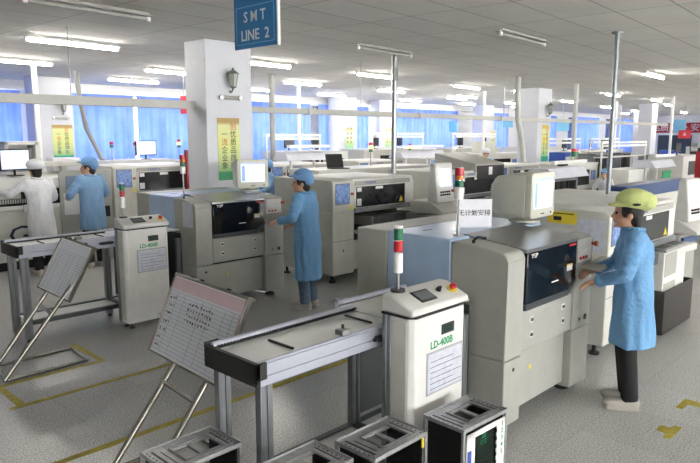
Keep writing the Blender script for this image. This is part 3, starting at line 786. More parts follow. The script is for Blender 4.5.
# ------------------------------------------------------------------ signs
s = thing('hanging_sign', 'blue hanging sign with white letters reading SMT LINE 2', 'sign', (3.2, 4.15, 2.74))
MB().box(0, -.27, 0, .02, .27, .50).build('board', signb, s, .002)
MB().box(-.001, -.285, -.008, .021, -.27, .505).build('edge', wht, s)
fr = MB()
for a in ((-.24, .03, .24, .036), (-.24, .315, .24, .321), (-.24, .03, -.234, .321), (.234, .03, .24, .321)): fr.box(-.002, a[0], a[1], -.0003, a[2], a[3])
fr.build('border_line', lsign, s)
text('letters', 'S M T', .115, whitet, s, (-.002, .0, .235), (0, -1, 0), (0, 0, 1), sx=1.02, bold=.0012)
text('letters', 'LINE  2', .115, whitet, s, (-.002, .0, .095), (0, -1, 0), (0, 0, 1), sx=1.02, bold=.0012)
MB().cyl((.01, -.2, .5), (.01, -.2, .61), .004).cyl((.01, .2, .5), (.01, .2, .61), .004).build('hanger', steel, s)

def poster(label, x, y, z0, w, h, rows, rz=0, face='y', top='b99a5c', mid='dfe58e', bot='2a9a62'):
    t = thing('poster', label, 'poster', (x, y, z0))
    gm = bpy.data.materials.new('poster_paper'); gm.use_nodes = True; nt = gm.node_tree
    b = nt.nodes['Principled BSDF']; b.inputs['Roughness'].default_value = .5
    tc = nt.nodes.new('ShaderNodeTexCoord'); sp = nt.nodes.new('ShaderNodeSeparateXYZ'); rp = nt.nodes.new('ShaderNodeValToRGB')
    nt.links.new(tc.outputs['Generated'], sp.inputs[0]); nt.links.new(sp.outputs[2], rp.inputs[0]); nt.links.new(rp.outputs[0], b.inputs['Base Color'])
    e = rp.color_ramp.elements; e[0].position = .04; e[0].color = s2l(bot); e[1].position = .93; e[1].color = s2l(top)
    for p, c in ((.12, bot), (.17, 'a9d48a'), (.3, 'cfe09a'), (.6, mid), (.88, 'e2e4a4')):
        q = e.new(p); q.color = s2l(c)
    if face == 'y': MB().box(0, -.004, 0, w, 0, h).build('sheet', gm, t)
    for i, (l, q, c) in enumerate(rows):
        z = h*(.86-i*.76/len(rows)); k = min(h*.125, w*.33)
        if l: text('character', l, k, c, t, (w*.3, -.0048, z), (1, 0, 0), (0, 0, 1), ext=.0004)
        text('character', q, k, rows[(i+2) % len(rows)][2], t, (w*.7, -.0048, z), (1, 0, 0), (0, 0, 1), ext=.0004)
    return t
rows = [('', '创', inkb), ('一', '优', inkb), ('流', '质', redt), ('企', '品', ink), ('业', '牌', ink), ('象', '形', ink)]
pp = poster('tall yellow-green poster with Chinese characters on the big pillar', 5.17, 7.598, 1.43, .37, .87, rows)
poster('yellow-green poster on the far left pillar', 5.75, 14.896, 1.5, .45, .8, rows, bot='35b09a')
poster('narrow yellow and teal poster on the middle pillar', 16.62, 8.716, 1.35, .4, 1.0, rows, top='d8b640', mid='ece27a', bot='35b09a')
poster('small poster on the white wall pillar left of the narrowest curtain', 15.6, 15.396, 1.6, .4, .8, rows[2:], top='e8e8e4', mid='eef0ea', bot='9fd0b0')
poster('small poster on the second white wall pillar', 18.0, 15.696, 1.6, .4, .8, rows[2:], top='e8e8e4', mid='eef0ea', bot='9fd0b0')
poster('pale yellow poster on the pillar right of the far worker', 24.1, 14.996, 1.5, .4, .8, rows[2:], top='e8e0b4', mid='eeeac0', bot='c8d8a0')

def wall_lamp(label, x, y, z, sc_=1):
    t = thing('wall_lantern', label, 'lamp', (x, y, z)); t.scale = (sc_,)*3
    g = mat('lantern_glass', 'b9bfb4', .15)
    b = MB().lathe([(.045, 0), (.075, .17)], (0, -.1, .12), 6).build('glass_body', g, t)
    f = MB()
    for k in range(6):
        a = 2*PI*k/6; f.cyl((.045*math.cos(a), -.1+.045*math.sin(a), .12), (.078*math.cos(a), -.1+.078*math.sin(a), .295), .006, 6)
    f.lathe([(.085, 0), (.09, .012), (.045, .05), (.02, .06), (.012, .09), (0, .1)], (0, -.1, .29), 12).lathe([(.02, -.02), (.05, 0), (.05, .012)], (0, -.1, .108), 12)
    f.build('frame', mat('verdigris_metal', '7f8a80', .4, .5), t)
    MB().path([(0, -.1, .1), (0, -.07, .05), (0, -.03, .03), (0, 0, .06)], .012, 8).build('bracket', mat('verdigris_metal', '7f8a80'), t)
    return t
wall_lamp('carriage lantern on the big pillar above an emergency lamp', 5.39, 7.598, 2.62, .95)
wall_lamp('carriage lantern on the middle pillar', 16.82, 8.716, 2.55, 1.1)
wall_lamp('carriage lantern on the far left pillar', 6.0, 14.896, 2.5, .95)
def emlamp(label, x, y, z):
    t = thing('emergency_lamp', label, 'lamp', (x, y, z))
    MB().box(-.16, -.05, 0, .16, 0, .06).build('housing', beige, t, .02)
    for s_ in (-.16, .16): MB().cyl((s_, -.03, .03), (s_, -.06, .03), .035, 14).build('lamp_head', steel, t)
    return t
emlamp('chrome emergency lamp on the big pillar above the poster', 5.38, 7.598, 2.55)
emlamp('emergency lamp on the middle pillar', 16.85, 8.716, 2.45)
emlamp('emergency lamp on the far left pillar', 5.95, 14.896, 2.42)
def hsign(label, x, y, z, w, h, m, body=None, face='y', tm=None):
    t = thing('hanging_sign', label, 'sign', (x, y, z))
    if face == 'y': MB().box(-w/2, 0, 0, w/2, .02, h).build('board', m, t)
    else: MB().box(0, -w/2, 0, .02, w/2, h).build('board', m, t)
    if body:
        if face == 'y': text('letters', body, h*.4, tm or whitet, t, (0, -.002, h*.5), (1, 0, 0), (0, 0, 1))
        else: text('letters', body, h*.4, tm or whitet, t, (-.002, 0, h*.5), (0, -1, 0), (0, 0, 1))
    MB().cyl((0, .01, h), (0, .01, ZC-z), .006).build('hanger', steel, t)
    return t
hsign('red and white sign partly hidden by the big pillar', 7.18, 11.7, 2.5, .3, .36, redt, '品', 'x')
hsign('light blue hanging sign furthest left, in front of a curtain', 22.0, 15.5, 2.22, .42, .4, lsign, None, 'x')
hsign('light blue hanging sign left of the ribbed hose', 22.0, 12.97, 2.38, .42, .4, lsign, None, 'x')
hsign('light blue hanging sign just right of the middle pillar', 24.0, 11.72, 2.24, .5, .42, lsign, None, 'x')
hsign('pale blue hanging sign in front of the red banner', 33, 10.25, 2.2, .55, .62, lsign, None, 'x')
hsign('small red hanging sign below the red banner', 30, 9.1, 1.95, .5, .35, redt, '品', 'x')
bn = thing('banner', 'long red banner with white characters on the far end wall', 'banner', (XF-.02, 13.4, 2.25))
MB().box(-.02, -3.4, 0, 0, 2.6, .62).build('cloth', redp, bn)
text('characters', '品质第一 安全生产', .5, whitet, bn, (-.022, -.3, .3), (0, -1, 0), (0, 0, 1), sx=1.1)
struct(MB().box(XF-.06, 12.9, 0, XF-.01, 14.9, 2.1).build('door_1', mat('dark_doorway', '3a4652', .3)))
struct(MB().box(XF-.05, 15.2, 0, XF-.01, 15.9, 2.6).build('window_20', mat('grey_shade', '8d97a8', .5)))

# ------------------------------------------------------------------ things behind, line three
g = thing('solder_paste_printer', 'long off-white machine with a dark letter G at the left edge behind two workers', 'machine', (1.2, 10.42, 0))
B('lower_front', cream, g, (0, 0, .14, 3.6, 1.2, .93), bev=.01)
B('ledge', offwh, g, (0, -.04, .93, 3.6, .1, .99), bev=.01)
B('front_window', glass2, g, (0, .04, .99, 3.6, .08, 1.25), bev=0)
v = MB()
for i in range(60): v.box(.6+i*.035, .03, 1.03, .62+i*.035, .042, 1.09)
v.build('window_vents', beige, g)
B('window_panel', beige, g, (.3, .02, 1.1, 2.3, .045, 1.24), bev=.003)
B('ledge_box', offwh, g, (2.3, -.06, .9, 2.75, .02, 1.0), bev=.004)
MB().prism([(.0, 1.25), (.05, 1.40), (1.2, 1.45), (1.2, 1.2), (.08, 1.2)], 'x', 0, 3.6).build('top_cover', offwh, g, .01)
B('inner_body', cream, g, (0, .08, .9, 3.6, 1.2, 1.24), bev=0)
text('letter_print', 'G.', .40, mat('navy_print', '20264a', .5), g, (2.30, -.002, .53), (1, 0, 0), (0, 0, 1), sx=1.25)
B('plinth', black, g, (.02, .06, 0, 3.58, 1.15, .14), bev=0)
B('shelf_rail', cream, g, (0, .6, 1.55, 3.6, .9, 1.63), (.2, .7, 1.45, .3, .8, 1.55), (3.2, .7, 1.45, 3.3, .8, 1.55), bev=.01)
def make_flat(label, loc, rz, w=.42, h=.28, m=None, cover=wht):
    t = thing('flat_monitor', label, 'monitor', loc, rz)
    MB().box(-.1, -.07, 0, .1, .07, .012).cyl((0, .02, .01), (0, .02, .14), .018).build('stand', black, t)
    f = MB().box(-w/2, -.015, .09, w/2, .02, .09+h).build('bezel', black, t, .005)
    MB().box(-w/2+.02, -.018, .11, w/2-.02, -.013, .07+h).build('screen', m or screen, f)
    return t
fm = make_flat('black flat monitor in front of the worker in the white coat', (3.55, 10.75, 1.43), .25, .5, .33)
dup(fm, (7.2, 13.4, 1.53), 'dark flat monitor on a far machine below the left curtains', 0)
t = thing('shelf_unit', 'small white shelf unit with box files at the far left in front of a curtain', 'shelf', (3.75, 11.8, 0))
B('carcass', offwh, t, (0, 0, 0, .06, .4, 1.95), (.5, 0, 0, .56, .4, 1.95), (0, 0, 1.9, .56, .4, 1.96), (0, 0, 1.6, .56, .4, 1.64), (0, .38, 0, .56, .4, 1.95))
B('files', mat('file_grey', '8a8480', .6), t, (.08, .08, 1.64, .48, .35, 1.84))
t = thing('control_cabinet', 'grey control cabinet with small screens between the two left workers', 'machine', (4.05, 10.37, 0))
B('cabinet', beige, t, (0, -.03, 0, .85, -.0, 1.5), bev=.004)
B('small_screen', mat('panel_blue_grey', '8496ac', .2), t, (.1, -.045, 1.22, .32, -.03, 1.42), (.42, -.045, .98, .6, -.03, 1.2), bev=.004)
B('front_plate', offwh, t, (.36, -.04, 1.26, .6, -.03, 1.44), (.05, -.04, .8, .38, -.03, 1.15), bev=.004)
B('dark_slot', black, t, (.3, -.042, .72, .8, -.03, .9), bev=.002)
tag(B('upright_board', dred, None, (6.2, 10.1, .0, 6.42, 10.18, 1.80)), 'dark red upright board beside the big pillar', 'board')
t = tag(B('box', paper, None, (4.3, 11.2, 1.455, 4.76, 11.5, 1.68)), 'white box on the machine behind the left worker in blue', 'box')

def hood(label, x, y, z, w, d, body=.05):
    t = thing('lamp_hood', label, 'hood', (x, y, 0))
    MB().prism([(0, z), (.12, z+.18), (d-.12, z+.18), (d, z)], 'x', 0, w).build('canopy', mat('hood_grey', 'd3d5de', .5), t, .01)
    for q in (.25*w, .75*w): MB().cyl((q, d*.6, 0), (q, d*.6, z), .03).build('post', wht, t)
    MB().box(.05, .02, z+.26, w-.1, .1, z+.32).build('lamp_bar', wht, t)
    return t
hood('grey lamp hood right of the big pillar above the worker in pale blue', 8.4, 9.9, 1.55, 1.3, .5)
hood('grey lamp hood behind the swing console in the middle', 12.4, 10.2, 1.5, 1.8, .5)
hood('white fabric lamp hood over black racks, just right of the near tube monitor', 10.8, 5.4, 1.28, 1.5, .6)
hood('white lamp hood above the green label at the far right', 16.2, 5.5, 1.28, 1.5, .6)
def cabinet(name, label, cat, x, y, w, d, h, m, details=()):
    t = thing(name, label, cat, (x, y, 0))
    B('body', m, t, (0, 0, 0, w, d, h), bev=.01)
    B('top_panel', offwh, t, (-.01, -.01, h, w+.01, d+.01, h+.03), bev=.005)
    for nm, mm, bx in details: B(nm, mm, t, bx, bev=.003)
    return t
random.seed(11)
def bgm(label, x, y, w, d, h):
    r = random.random
    det = [('window', glass2, (w*.2, -.012, h*.62, w*.75, .0, h*.9)), ('panel', offwh, (w*.05, -.01, h*.15, w*.45, 0, h*.55)), ('panel', beige, (w*.5, -.01, h*.15, w*.95, 0, h*.55)), ('side_screen', screen2, (w*.8, -.012, h*.7, w*.93, 0, h*.88))]
    return cabinet('reflow_machine', label, 'machine', x, y, w, d, h, cream if r() > .5 else offwh, det)
bgm('far machine under the left blue curtains behind the dark red board', 5.6, 13.2, 2.2, 1.0, 1.5)
bgm('far machine right of the left curtain machine', 8.0, 13.2, 1.9, 1.0, 1.45)
bgm('far machine at the far left wall below the small shelf unit', 2.2, 13.2, 3.0, 1.0, 1.35)
bgm('far white machine behind the grey lamp hood', 11.2, 13.3, 2.4, 1.0, 1.6)
bgm('far white machine under the middle signal light', 14.2, 13.2, 3.6, 1.0, 1.62)
bgm('far white machine below the light blue sign', 18.5, 12.9, 3.0, 1.0, 1.6)
bgm('far white machine behind the white cap worker', 22.4, 12.4, 3.0, 1.0, 1.6)
bgm('far machine behind the near tube monitor top', 16.4, 10.6, 2.4, 1.0, 1.5)
bgm('far machine left of the middle pillar foot', 19.4, 10.3, 3.0, 1.0, 1.5)
bgm('far machine right of the middle pillar foot', 23.3, 10.3, 3.2, 1.0, 1.5)
bgm('far machine behind the black racks', 14.4, 7.0, 2.0, 1.0, 1.35)
bgm('far machine left of the far right pillar', 20.2, 6.1, 2.4, 1.0, 1.45)
bgm('far machine below the red banner', 28.5, 7.3, 3.0, 1.0, 1.35)
bgm('last machine before the end wall', 34, 9.0, 3.5, 1.2, 1.5)
# low dark blue rounded cover behind the right mounter
t = thing('oven', 'long grey oven with a dark blue rounded cover at the right behind the grey mounter', 'machine', (9.7, 3.7, 0))
B('body', cream, t, (0, 0, .1, 3.4, 1.0, 1.1), bev=.01)
pts = [(0, 1.1), (0, 1.2)]+[(.12-.12*math.cos(PI/2*k/5), 1.2+.1*math.sin(PI/2*k/5)) for k in range(6)]+[(2.78+.12*math.sin(PI/2*k/5), 1.2+.1*math.cos(PI/2*k/5)) for k in range(6)]+[(2.9, 1.1)]
MB().prism(pts, 'y', .0, .3).build('cover', navy, t, .01)
B('plinth', black, t, (.05, .05, 0, 3.35, .95, .1), bev=0)
t2 = cabinet('steel_table', 'pale grey worktop stretching away behind the dark blue cover', 'table', 13.2, 3.3, 6.5, 1.2, .95, beige, [('front_panel', alu, (.1, -.01, .1, 6.3, 0, .8))])
# black reel racks
def rack(label, x, y, n=4, h=1.2):
    t = thing('reel_rack', label, 'rack', (x, y, 0))
    B('frame', alu, t, (0, 0, 0, .05, .5, h), (n*.24, 0, 0, n*.24+.05, .5, h), (0, 0, h-.04, n*.24+.05, .5, h), (0, 0, .1, n*.24+.05, .5, .14))
    for i in range(n):
        m = MB()
        for k in range(9): m.cyl((.08+i*.24, .25, .25+k*(h-.35)/9), (.26+i*.24, .25, .25+k*(h-.35)/9), .045, 12)
        m.box(.08+i*.24, .1, .14, .26+i*.24, .15, h-.06); m.build('reel_stack', black, t)
    return t
rack('black reel rack under the white fabric hood right of the near tube monitor', 11.2, 5.6, 4, 1.24)
rack('black reel rack right of the steel exhaust pipe at right', 17.6, 7.6, 4, 1.55)
rack('dark steel reel rack left of the right edge red board', 21.6, 7.4, 5, 1.45)
rack('black reel rack behind the two seated blue caps', 19.4, 7.6, 3, 1.55)
tag(B('upright_board', redp, None, (20.6, 5.2, 0, 20.66, 5.9, 1.6)), 'red upright board at the right edge', 'board')
tag(B('display_board', bluep, None, (20.1, 8.3, 1.1, 20.5, 8.34, 1.62), (20.28, 8.32, 0, 20.32, 8.36, 1.1)), 'blue board on a thin leg behind the right reel racks', 'board')
gl = tag(B('wall_sign', greent, None, (16.6, 5.46, .82, 17.2, 5.48, 1.2), (16.88, 5.48, 0, 16.92, 5.5, .85)), 'green label board below the far right white hood', 'sign')
tag(B('white_cabinet', offwh, None, (15.6, 5.9, 0, 17.0, 6.5, 1.25)), 'plain white cabinet in front of the far right pillar', 'cabinet')
# free-standing signal lights
def sig(label, x, y, z0, z1, segs=None, r=.04):
    t = thing('signal_light', label, 'light', (x, y, z0))
    z = z1-z0
    MB().cyl((0, 0, 0), (0, 0, z-.2), .012).build('pole', steel, t)
    h = 0
    for m, nm in (segs or [(green, 'green_lens'), (glowlens, 'amber_lens'), (red, 'red_lens')]):
        MB().cyl((0, 0, z-.2+h), (0, 0, z-.2+h+.062), r, 14).build(nm, m, t); h += .066
    return t
sig('signal light with glowing amber lens, behind the chip mounter with the steel pole', 9.6, 8.75, 1.46, 1.93)
sig('signal light with glowing amber lens above the swing console', 13.63, 11.0, 1.46, 1.85)
sig('signal light standing in front of the left curtains, left one', 6.4, 13.4, 1.53, 2.0, [(green, 'green_lens'), (red, 'red_lens')])
sig('signal light standing in front of the left curtains, middle one', 7.1, 13.7, 1.53, 1.98, [(wht, 'white_lens'), (red, 'red_lens')])
sig('signal light with amber lens right above the near end of the dark red board', 8.1, 13.5, 1.48, 1.98)
sig('dark signal light in front of the curtain right of the big pillar', 11.9, 13.5, 1.63, 2.35, [(green, 'green_lens'), (black, 'dark_lens'), (red, 'red_lens')])
sig('red over green signal light near the black racks at right', 15.45, 7.2, 1.38, 1.74, [(green, 'green_lens'), (green, 'green_lens'), (red, 'red_lens')], .085)
# laptop on the mid mounter row
t = thing('laptop', 'open black laptop on a white cabinet behind the middle worker', 'laptop', (8.05, 8.25, 1.46), -.3)
MB().box(0, 0, 0, .34, .24, .02).build('base', black, t, .004)
MB().bar((.17, .24, .02), (.17, .32, .26), .34, .012, (0, 1, 0)).build('lid', black, t)
cabinet('parts_cabinet', 'white cabinet behind the middle chip mounter, carrying the laptop', 'cabinet', 7.6, 8.15, 3.2, .8, 1.43, offwh, [('door_panel', wht, (.1, -.01, .2, 1.5, 0, 1.35)), ('door_panel', wht, (1.6, -.01, .2, 3.1, 0, 1.35))])
def crate(label, x, y, z, w, d, h, m): return tag(B('crate', m, None, (x, y, z, x+w, y+d, z+h), (x-.01, y-.01, z+h-.03, x+w+.01, y+d+.01, z+h)), label, 'box')
crate('beige equipment box behind the near tube monitor', 16.9, 10.7, 1.53, .6, .5, .35, crt)

# ---- small things on the rear lines
sup = thing('pipe_support_cabinet', 'grey cabinet under the steel exhaust pipe at right, behind the chip mounter', 'machine', (7.65, 3.1, 0))
B('body', cream, sup, (0, 0, .05, 1.15, 1.1, 1.27), bev=.01)
B('top_panel', offwh, sup, (-.01, -.01, 1.27, 1.16, 1.11, 1.3), bev=.005)
B('front_window', glass2, sup, (.1, -.012, .8, .9, 0, 1.15), bev=.003)
r = random.Random(5)
bm0 = make_flat('', (0, 0, -5), 0, .36, .28, mat('off_screen', '30363c', .2))
seed = True
spots = [(11.5, 13.5, 1.63), (12.6, 13.6, 1.63), (15.0, 13.5, 1.65), (16.2, 13.5, 1.65), (19.2, 13.2, 1.63), (20.6, 13.1, 1.63), (23.2, 12.7, 1.63), (24.6, 12.7, 1.63), (20.0, 10.6, 1.53), (21.9, 10.6, 1.53), (24.1, 10.6, 1.53), (25.6, 10.7, 1.53), (20.6, 6.4, 1.48), (22.1, 6.4, 1.48), (29.2, 7.6, 1.38), (30.6, 7.7, 1.38)]
for x, y, z in spots:
    o = bm0 if seed else dup(bm0); seed = False
    o.location = (x, y, z); o.rotation_euler = (0, 0, r.uniform(-.5, .3))
    o['label'] = 'small dark monitor standing on a far white machine'; o['group'] = 'dark monitors on the far machines'
def frame(label, x, y, w, z, zt):
    t = thing('light_frame', label, 'frame', (x, y, 0))
    for q in (0, w): MB().cyl((q, 0, 0), (q, 0, zt), .025).build('post', wht, t)
    B('top_rail', wht, t, (-.03, -.03, zt-.06, w+.03, .03, zt))
    B('lamp_box', wht, t, (.1, -.08, z, w-.1, .08, z+.06), bev=.004)
    B('shelf', offwh, t, (0, -.02, z-.3, w, .22, z-.27), bev=.003)
frame('white workstation frame with lamp box, furthest left of the rear frames', 10.0, 12.6, 1.8, 1.95, 2.1)
frame('white workstation frame left of the steel exhaust pole', 14.0, 12.7, 2.4, 2.0, 2.15)
frame('white workstation frame behind the swing console signal light', 17.6, 12.4, 2.6, 2.0, 2.15)
frame('white workstation frame above the far worker in the white cap', 18.6, 9.7, 2.6, 1.8, 1.98)
frame('white workstation frame left of the middle pillar', 21.8, 9.6, 2.4, 1.8, 1.98)
frame('long white workstation frame between the second hose and the right exhaust pipe', 17.3, 7.3, 3.2, 1.75, 1.9)
frame('white workstation frame in front of the far right pillar', 22.3, 5.4, 3.0, 1.7, 1.85)
frame('white workstation frame below the red banner', 29.5, 6.6, 3.4, 1.7, 1.9)
cols = [('beige', crt), ('white', wht), ('blue', bluep), ('pale pink', mat('pale_pink', 'dcb8ac', .6)), ('dark', black), ('grey', beige)]
places = [(13.9, 9.0, 'left of the middle pillar foot'), (18.1, 8.75, 'just right of the middle pillar foot'), (20.7, 8.7, 'behind the rear reel racks'), (23.2, 8.0, 'between the far reel racks'), (26, 7.8, 'beside the far right pillar foot')]
for i, (x, y, w_) in enumerate(places):
    for j in range(3):
        nm, m_ = cols[(i*2+j) % 6]
        t = thing('equipment_box', '%s equipment box %s, %s of its trio' % (nm, w_, ('left', 'middle', 'right')[j]), 'box', (x+j*.75, y-j*.1, 0))
        hh = r.uniform(1.15, 1.6)
        B('body', m_, t, (0, 0, 0, .55, .5, hh), bev=.01)
        B('front_plate', black if j % 2 else wht, t, (.08, -.01, hh*.7, .45, 0, hh*.92), bev=.003)
        B('lower_plate', wht if j % 2 else beige, t, (.08, -.01, hh*.3, .45, 0, hh*.6), bev=.003)
# ------------------------------------------------------------------ people
def person(label, loc, rz, coat, capm, legm, L_hand, R_hand, lean=0.0, turn=0.0, hem=.50, H=1.0, vox=.009, shoem=shoe, capkind='brim', coatvox=.016, group=None):
    """standing figure, local x right, y forward; L_hand / R_hand are wrist targets"""
    t = thing('person', label, 'person', loc, rz, group)
    V = Vector
    def ly(z): return lean*max(0, z-.85)            # forward lean above the hips
    hipz, shz, nkz = .86, 1.335, 1.39
    sh = {-1: V((-.17, ly(shz), shz)), 1: V((.17, ly(shz), shz))}
    def elbow(s, w):
        a = sh[s]; d = (w-a); L = d.length; u, f = .27, .25
        if L > u+f-.01: w = a+d*((u+f-.01)/L); d = w-a; L = d.length
        k = (u*u-f*f+L*L)/(2*L); hgt = math.sqrt(max(1e-4, u*u-k*k))
        dn = d.normalized(); p = V((s*.75, -.35, -.8)); p = (p-dn*p.dot(dn)).normalized()
        return a+dn*k+p*hgt, w
    el = {}; wr = {}
    el[-1], wr[-1] = elbow(-1, V(L_hand)); el[1], wr[1] = elbow(1, V(R_hand))
    hc = V((0, ly(1.5)+.03, 1.5)); R = Matrix.Rotation(turn, 3, 'Z')
    def hp(x, y, z): return hc+R @ V((x, y, z))
    b = MB()
    b.sph((0, ly(.9), .9), .1, 2, (1.5, 1.0, 1.2)).sph((0, ly(1.18), 1.18), .11, 2, (1.45, .95, 1.8))
    b.cap((0, ly(.9), .9), (0, ly(1.2), 1.2), .1, .11).cap(sh[-1]*.9+V((0, 0, .12)), sh[1]*.9+V((0, 0, .12)), .045)
    b.cap((0, ly(1.3), 1.3), hp(0, -.015, -.06), .055, .05)
    b.sph(hp(0, 0, .03), .1, 3, (.78, .95, 1.05), R).sph(hp(0, .02, -.045), .075, 3, (.78, .9, .9), R)      # skull, jaw
    b.cap(hp(0, .088, .01), hp(0, .108, -.02), .011, .015).sph(hp(0, .09, -.05), .02, 2, (1.3, .7, .5)).sph(hp(0, .078, -.085), .022)
    for s in (-1, 1):
        b.sph(hp(s*.079, -.008, -.01), .026, 2, (.4, .7, 1.1), R)
        b.cap(sh[s], el[s], .046, .038); b.cap(el[s], wr[s], .037, .026)
        fd = (wr[s]-el[s]).normalized(); up = V((0, 0, 1)); sd = fd.cross(up).normalized(); up = sd.cross(fd)
        pc = wr[s]+fd*.05
        b.cap(wr[s], pc, .024, .026); b.bar(wr[s]+fd*.01, wr[s]+fd*.09, .075, .026, up)
        for k in range(4):
            o = sd*(-.03+.02*k); ln = (.062, .075, .07, .055)[k]; a = wr[s]+fd*.085+o
            m1 = a+fd*ln*.5-up*.012; b.cap(a, m1, .0095, .009, 8, 1).cap(m1, m1+fd*ln*.35-up*ln*.35, .009, .008, 8, 1)
        th = -1 if s == 1 else 1
        a = wr[s]+fd*.03+sd*(-.03*th*-1 if False else .03*(-th)); q = a+fd*.04+sd*(.03*(-th))-up*.01
        b.cap(a, q, .012, .011, 8, 1).cap(q, q+fd*.03, .0105, .009, 8, 1)
        b.cap((s*.085, ly(.88), .88), (s*.09, .02, .46), .072, .05); b.cap((s*.09, .02, .46), (s*.09, -.02, .09), .05, .036)
        b.cap((s*.09, -.03, .05), (s*.095, .12, .035), .036, .03)
    body = remesh(b, 'body', skin, t, vox, 2)
    for s in (-1, 1):
        MB().sph(hp(s*.032, .083, .012), .0125, 2).build('eye', ink, t, ang=180)
    # hair
    h = MB().sph(hp(0, -.018, .045), .104, 3, (.86, .97, 1.0), R).sph(hp(0, -.05, -.03), .075, 3, (.95, .75, 1.15), R)
    if capkind == 'puff': h.sph(hp(0, -.06, -.08), .055, 3, (1, .7, 1.3), R)
    h.sph(hp(-.066, .03, .02), .028, 2, (.5, 1, 1.6), R).sph(hp(.066, .03, .02), .028, 2, (.5, 1, 1.6), R)
    remesh(h, 'hair', hairm, t, max(.008, vox*.8), 3)
    # cap
    c = MB()
    if capkind == 'puff':
        c.sph(hp(0, -.035, .11), .122, 3, (.95, 1.08, .72), R).sph(hp(0, -.1, .1), .095, 3, (1.1, 1, .8), R)
        c.sph(hp(0, .055, .07), .1, 3, (.85, 1.0, .16), R)
    elif capkind == 'round':
        c.sph(hp(0, -.02, .085), .125, 3, (1, 1.05, .7), R)
    else:
        c.sph(hp(0, -.02, .085), .112, 3, (.93, 1.05, .85), R).sph(hp(0, -.07, .05), .09, 3, (1.05, .9, 1.0), R)
        c.sph(hp(0, .05, .085), .115, 3, (.9, 1.0, .15), R)
    cp = remesh(c, 'cap', capm, t, max(.009, vox), 3)
    if capkind == 'puff':
        MB().sph(hp(-.104, -.04, .085), .032, 2, (.4, 1.0, .4), R).build('cap_label', ink, cp)
    # coat
    k = MB(); rings = []
    prof = [(hem, .2, .15), (.62, .198, .15), (.75, .192, .148), (.88, .185, .145), (1.0, .175, .138), (1.12, .178, .135), (1.22, .195, .135), (1.3, .19, .115), (1.355, .135, .085), (1.385, .075, .07)]
    for z, rx, ry in prof:
        r = []
        for i in range(48):
            a = 2*PI*i/48; f = 1+(.035*math.sin(a*7+z*3)+.03*math.sin(a*11-1+z*5))*max(0, 1.15-z)/.6
            r.append((rx*f*math.cos(a), ly(z)+ry*f*math.sin(a)-.01, z))
        rings.append(r)
    k.loft(rings)
    k.cap(sh[-1]*.86+V((0, 0, .182)), sh[1]*.86+V((0, 0, .182)), .06, .06, 16)
    for s in (-1, 1):
        k.sph(sh[s]+V((-s*.01, 0, 0)), .074)
        k.cap(sh[s]+V((-s*.02, 0, 0)), el[s], .066, .058, 16); k.cap(el[s], el[s].lerp(wr[s], .86), .058, .046, 16)
        a = el[s].lerp(wr[s], .8); k.cyl(a, el[s].lerp(wr[s], .9), .052, 16, .054)
        for q in (.35, .6, .85): k.sph(sh[s].lerp(el[s], q)+V((s*.01, 0, 0)), .068, 2, (1, 1, .35))
    from mathutils import noise
    def fold(c):
        a = noise.noise(V((c.x*9, c.y*9, c.z*2.6+loc[0])))*.02+noise.noise(V((c.x*16+3, c.y*16, c.z*6)))*.009
        g = V((c.x, c.y-ly(c.z), 0)); g = g.normalized() if g.length > .05 else V((0, 0, 0))
        return c+g*a*(1 if c.z < 1.3 else .4)
    ct = remesh(k, 'coat', coat, t, coatvox, 3, fold)
    n = MB(); cr = [V((.078*math.cos(a), ly(1.39)+.075*math.sin(a)-.005, 1.385+.012*math.sin(a*1-PI/2))) for a in [2*PI*i/18+PI/2+.25 for i in range(17)]]
    n.path(cr, .016, 8); n.build('collar', coat, ct, ang=180)
    # trousers and shoes
    q = MB()
    for s in (-1, 1):
        q.cap((s*.085, ly(.88), .86), (s*.09, .02, .46), .09, .072, 16); q.cyl((s*.09, .02, .46), (s*.09, -.02, .075), .072, 16, .064)
    remesh(q, 'trousers', legm, t, max(.012, vox), 2)
    for s in (-1, 1):
        z = MB().sph((s*.095, .05, .045), .05, 3, (.95, 2.6, .85)).sph((s*.09, -.045, .055), .05, 3, (.9, 1.1, 1.0)).box(s*.095-.04, -.09, 0, s*.095+.04, .15, .02)
        remesh(z, 'shoe', shoem, t, max(.009, vox), 2)
    t.scale = (H,)*3
    return t
person('worker in a yellow-green cap, blue coat and black trousers, hands at the near machine', (4.84, 1.75, 0), math.radians(28), coatb, capy, trous, (-.1, .27, .99), (.11, .27, 1.04), lean=.05, hem=.5, H=.985, vox=.0075, capkind='puff', coatvox=.014)
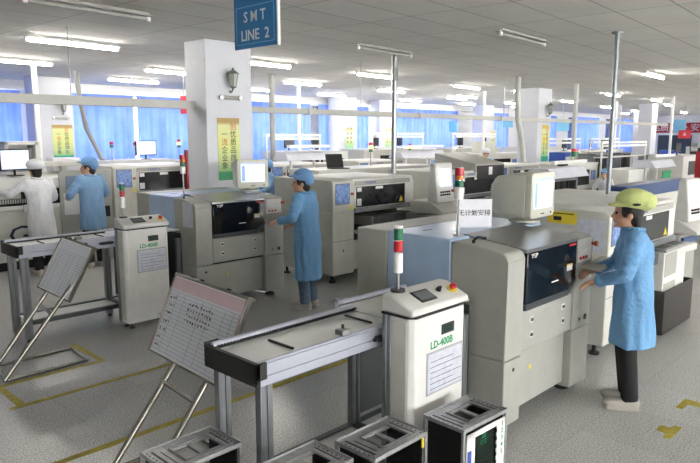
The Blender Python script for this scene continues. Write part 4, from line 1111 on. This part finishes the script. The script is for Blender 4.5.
person('worker in long blue coat and jeans, reaching left to the rear printing machine', (5.03, 5.6, 0), math.radians(20), coatb, capb, jeans, (-.27, .24, 1.07), (.14, .25, 1.0), lean=.06, turn=.5, hem=.36, H=1.0, vox=.009)
person('worker in a white coat and white cap at the left edge, left arm reaching forward', (3.56, 9.85, 0), math.radians(8), coatw, coatw, trous, (-.42, .36, 1.22), (.18, .32, 1.0), lean=.08, hem=.42, H=1.03, vox=.014, capkind='round', coatvox=.02)
person('worker in a blue coat and blue cap standing right of the worker in white', (4.34, 9.85, 0), math.radians(5), coatl, capb, trous, (-.2, .3, 1.05), (.2, .3, 1.0), lean=.04, turn=.9, hem=.58, H=1.04, vox=.014, coatvox=.02)
person('distant worker in pale blue partly hidden behind the rear tube monitor', (7.75, 9.6, 0), math.radians(60), coatl, capb, trous, (-.2, .35, 1.0), (.2, .35, 1.0), lean=.15, H=.97, vox=.018, coatvox=.025)
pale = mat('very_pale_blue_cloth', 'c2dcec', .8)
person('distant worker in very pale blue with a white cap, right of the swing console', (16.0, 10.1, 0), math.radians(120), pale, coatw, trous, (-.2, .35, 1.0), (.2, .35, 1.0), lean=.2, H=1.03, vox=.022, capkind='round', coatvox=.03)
person('distant dark-haired worker bending behind the near tube monitor', (12.7, 6.15, 0), math.radians(-60), coatb, hairm, trous, (-.2, .35, .95), (.2, .35, .95), lean=.35, H=.92, vox=.018, coatvox=.025, capkind='round')
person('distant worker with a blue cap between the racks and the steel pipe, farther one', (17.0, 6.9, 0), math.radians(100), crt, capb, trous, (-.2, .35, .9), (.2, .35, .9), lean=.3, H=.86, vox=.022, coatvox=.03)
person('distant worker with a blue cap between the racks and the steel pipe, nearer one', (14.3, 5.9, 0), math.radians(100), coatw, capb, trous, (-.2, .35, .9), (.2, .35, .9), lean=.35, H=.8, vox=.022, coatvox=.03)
# ------------------------------------------------------------------ light of the place
w = bpy.data.worlds.new('daylight'); sc.world = w; w.use_nodes = True
bg = w.node_tree.nodes['Background']; bg.inputs[0].default_value = (1, .99, .975, 1); bg.inputs[1].default_value = 5
vs = sc.view_settings; vs.view_transform = 'Standard'; vs.look = 'None'; vs.gamma = 1; vs.exposure = 1.65; vs.use_curve_mapping = False
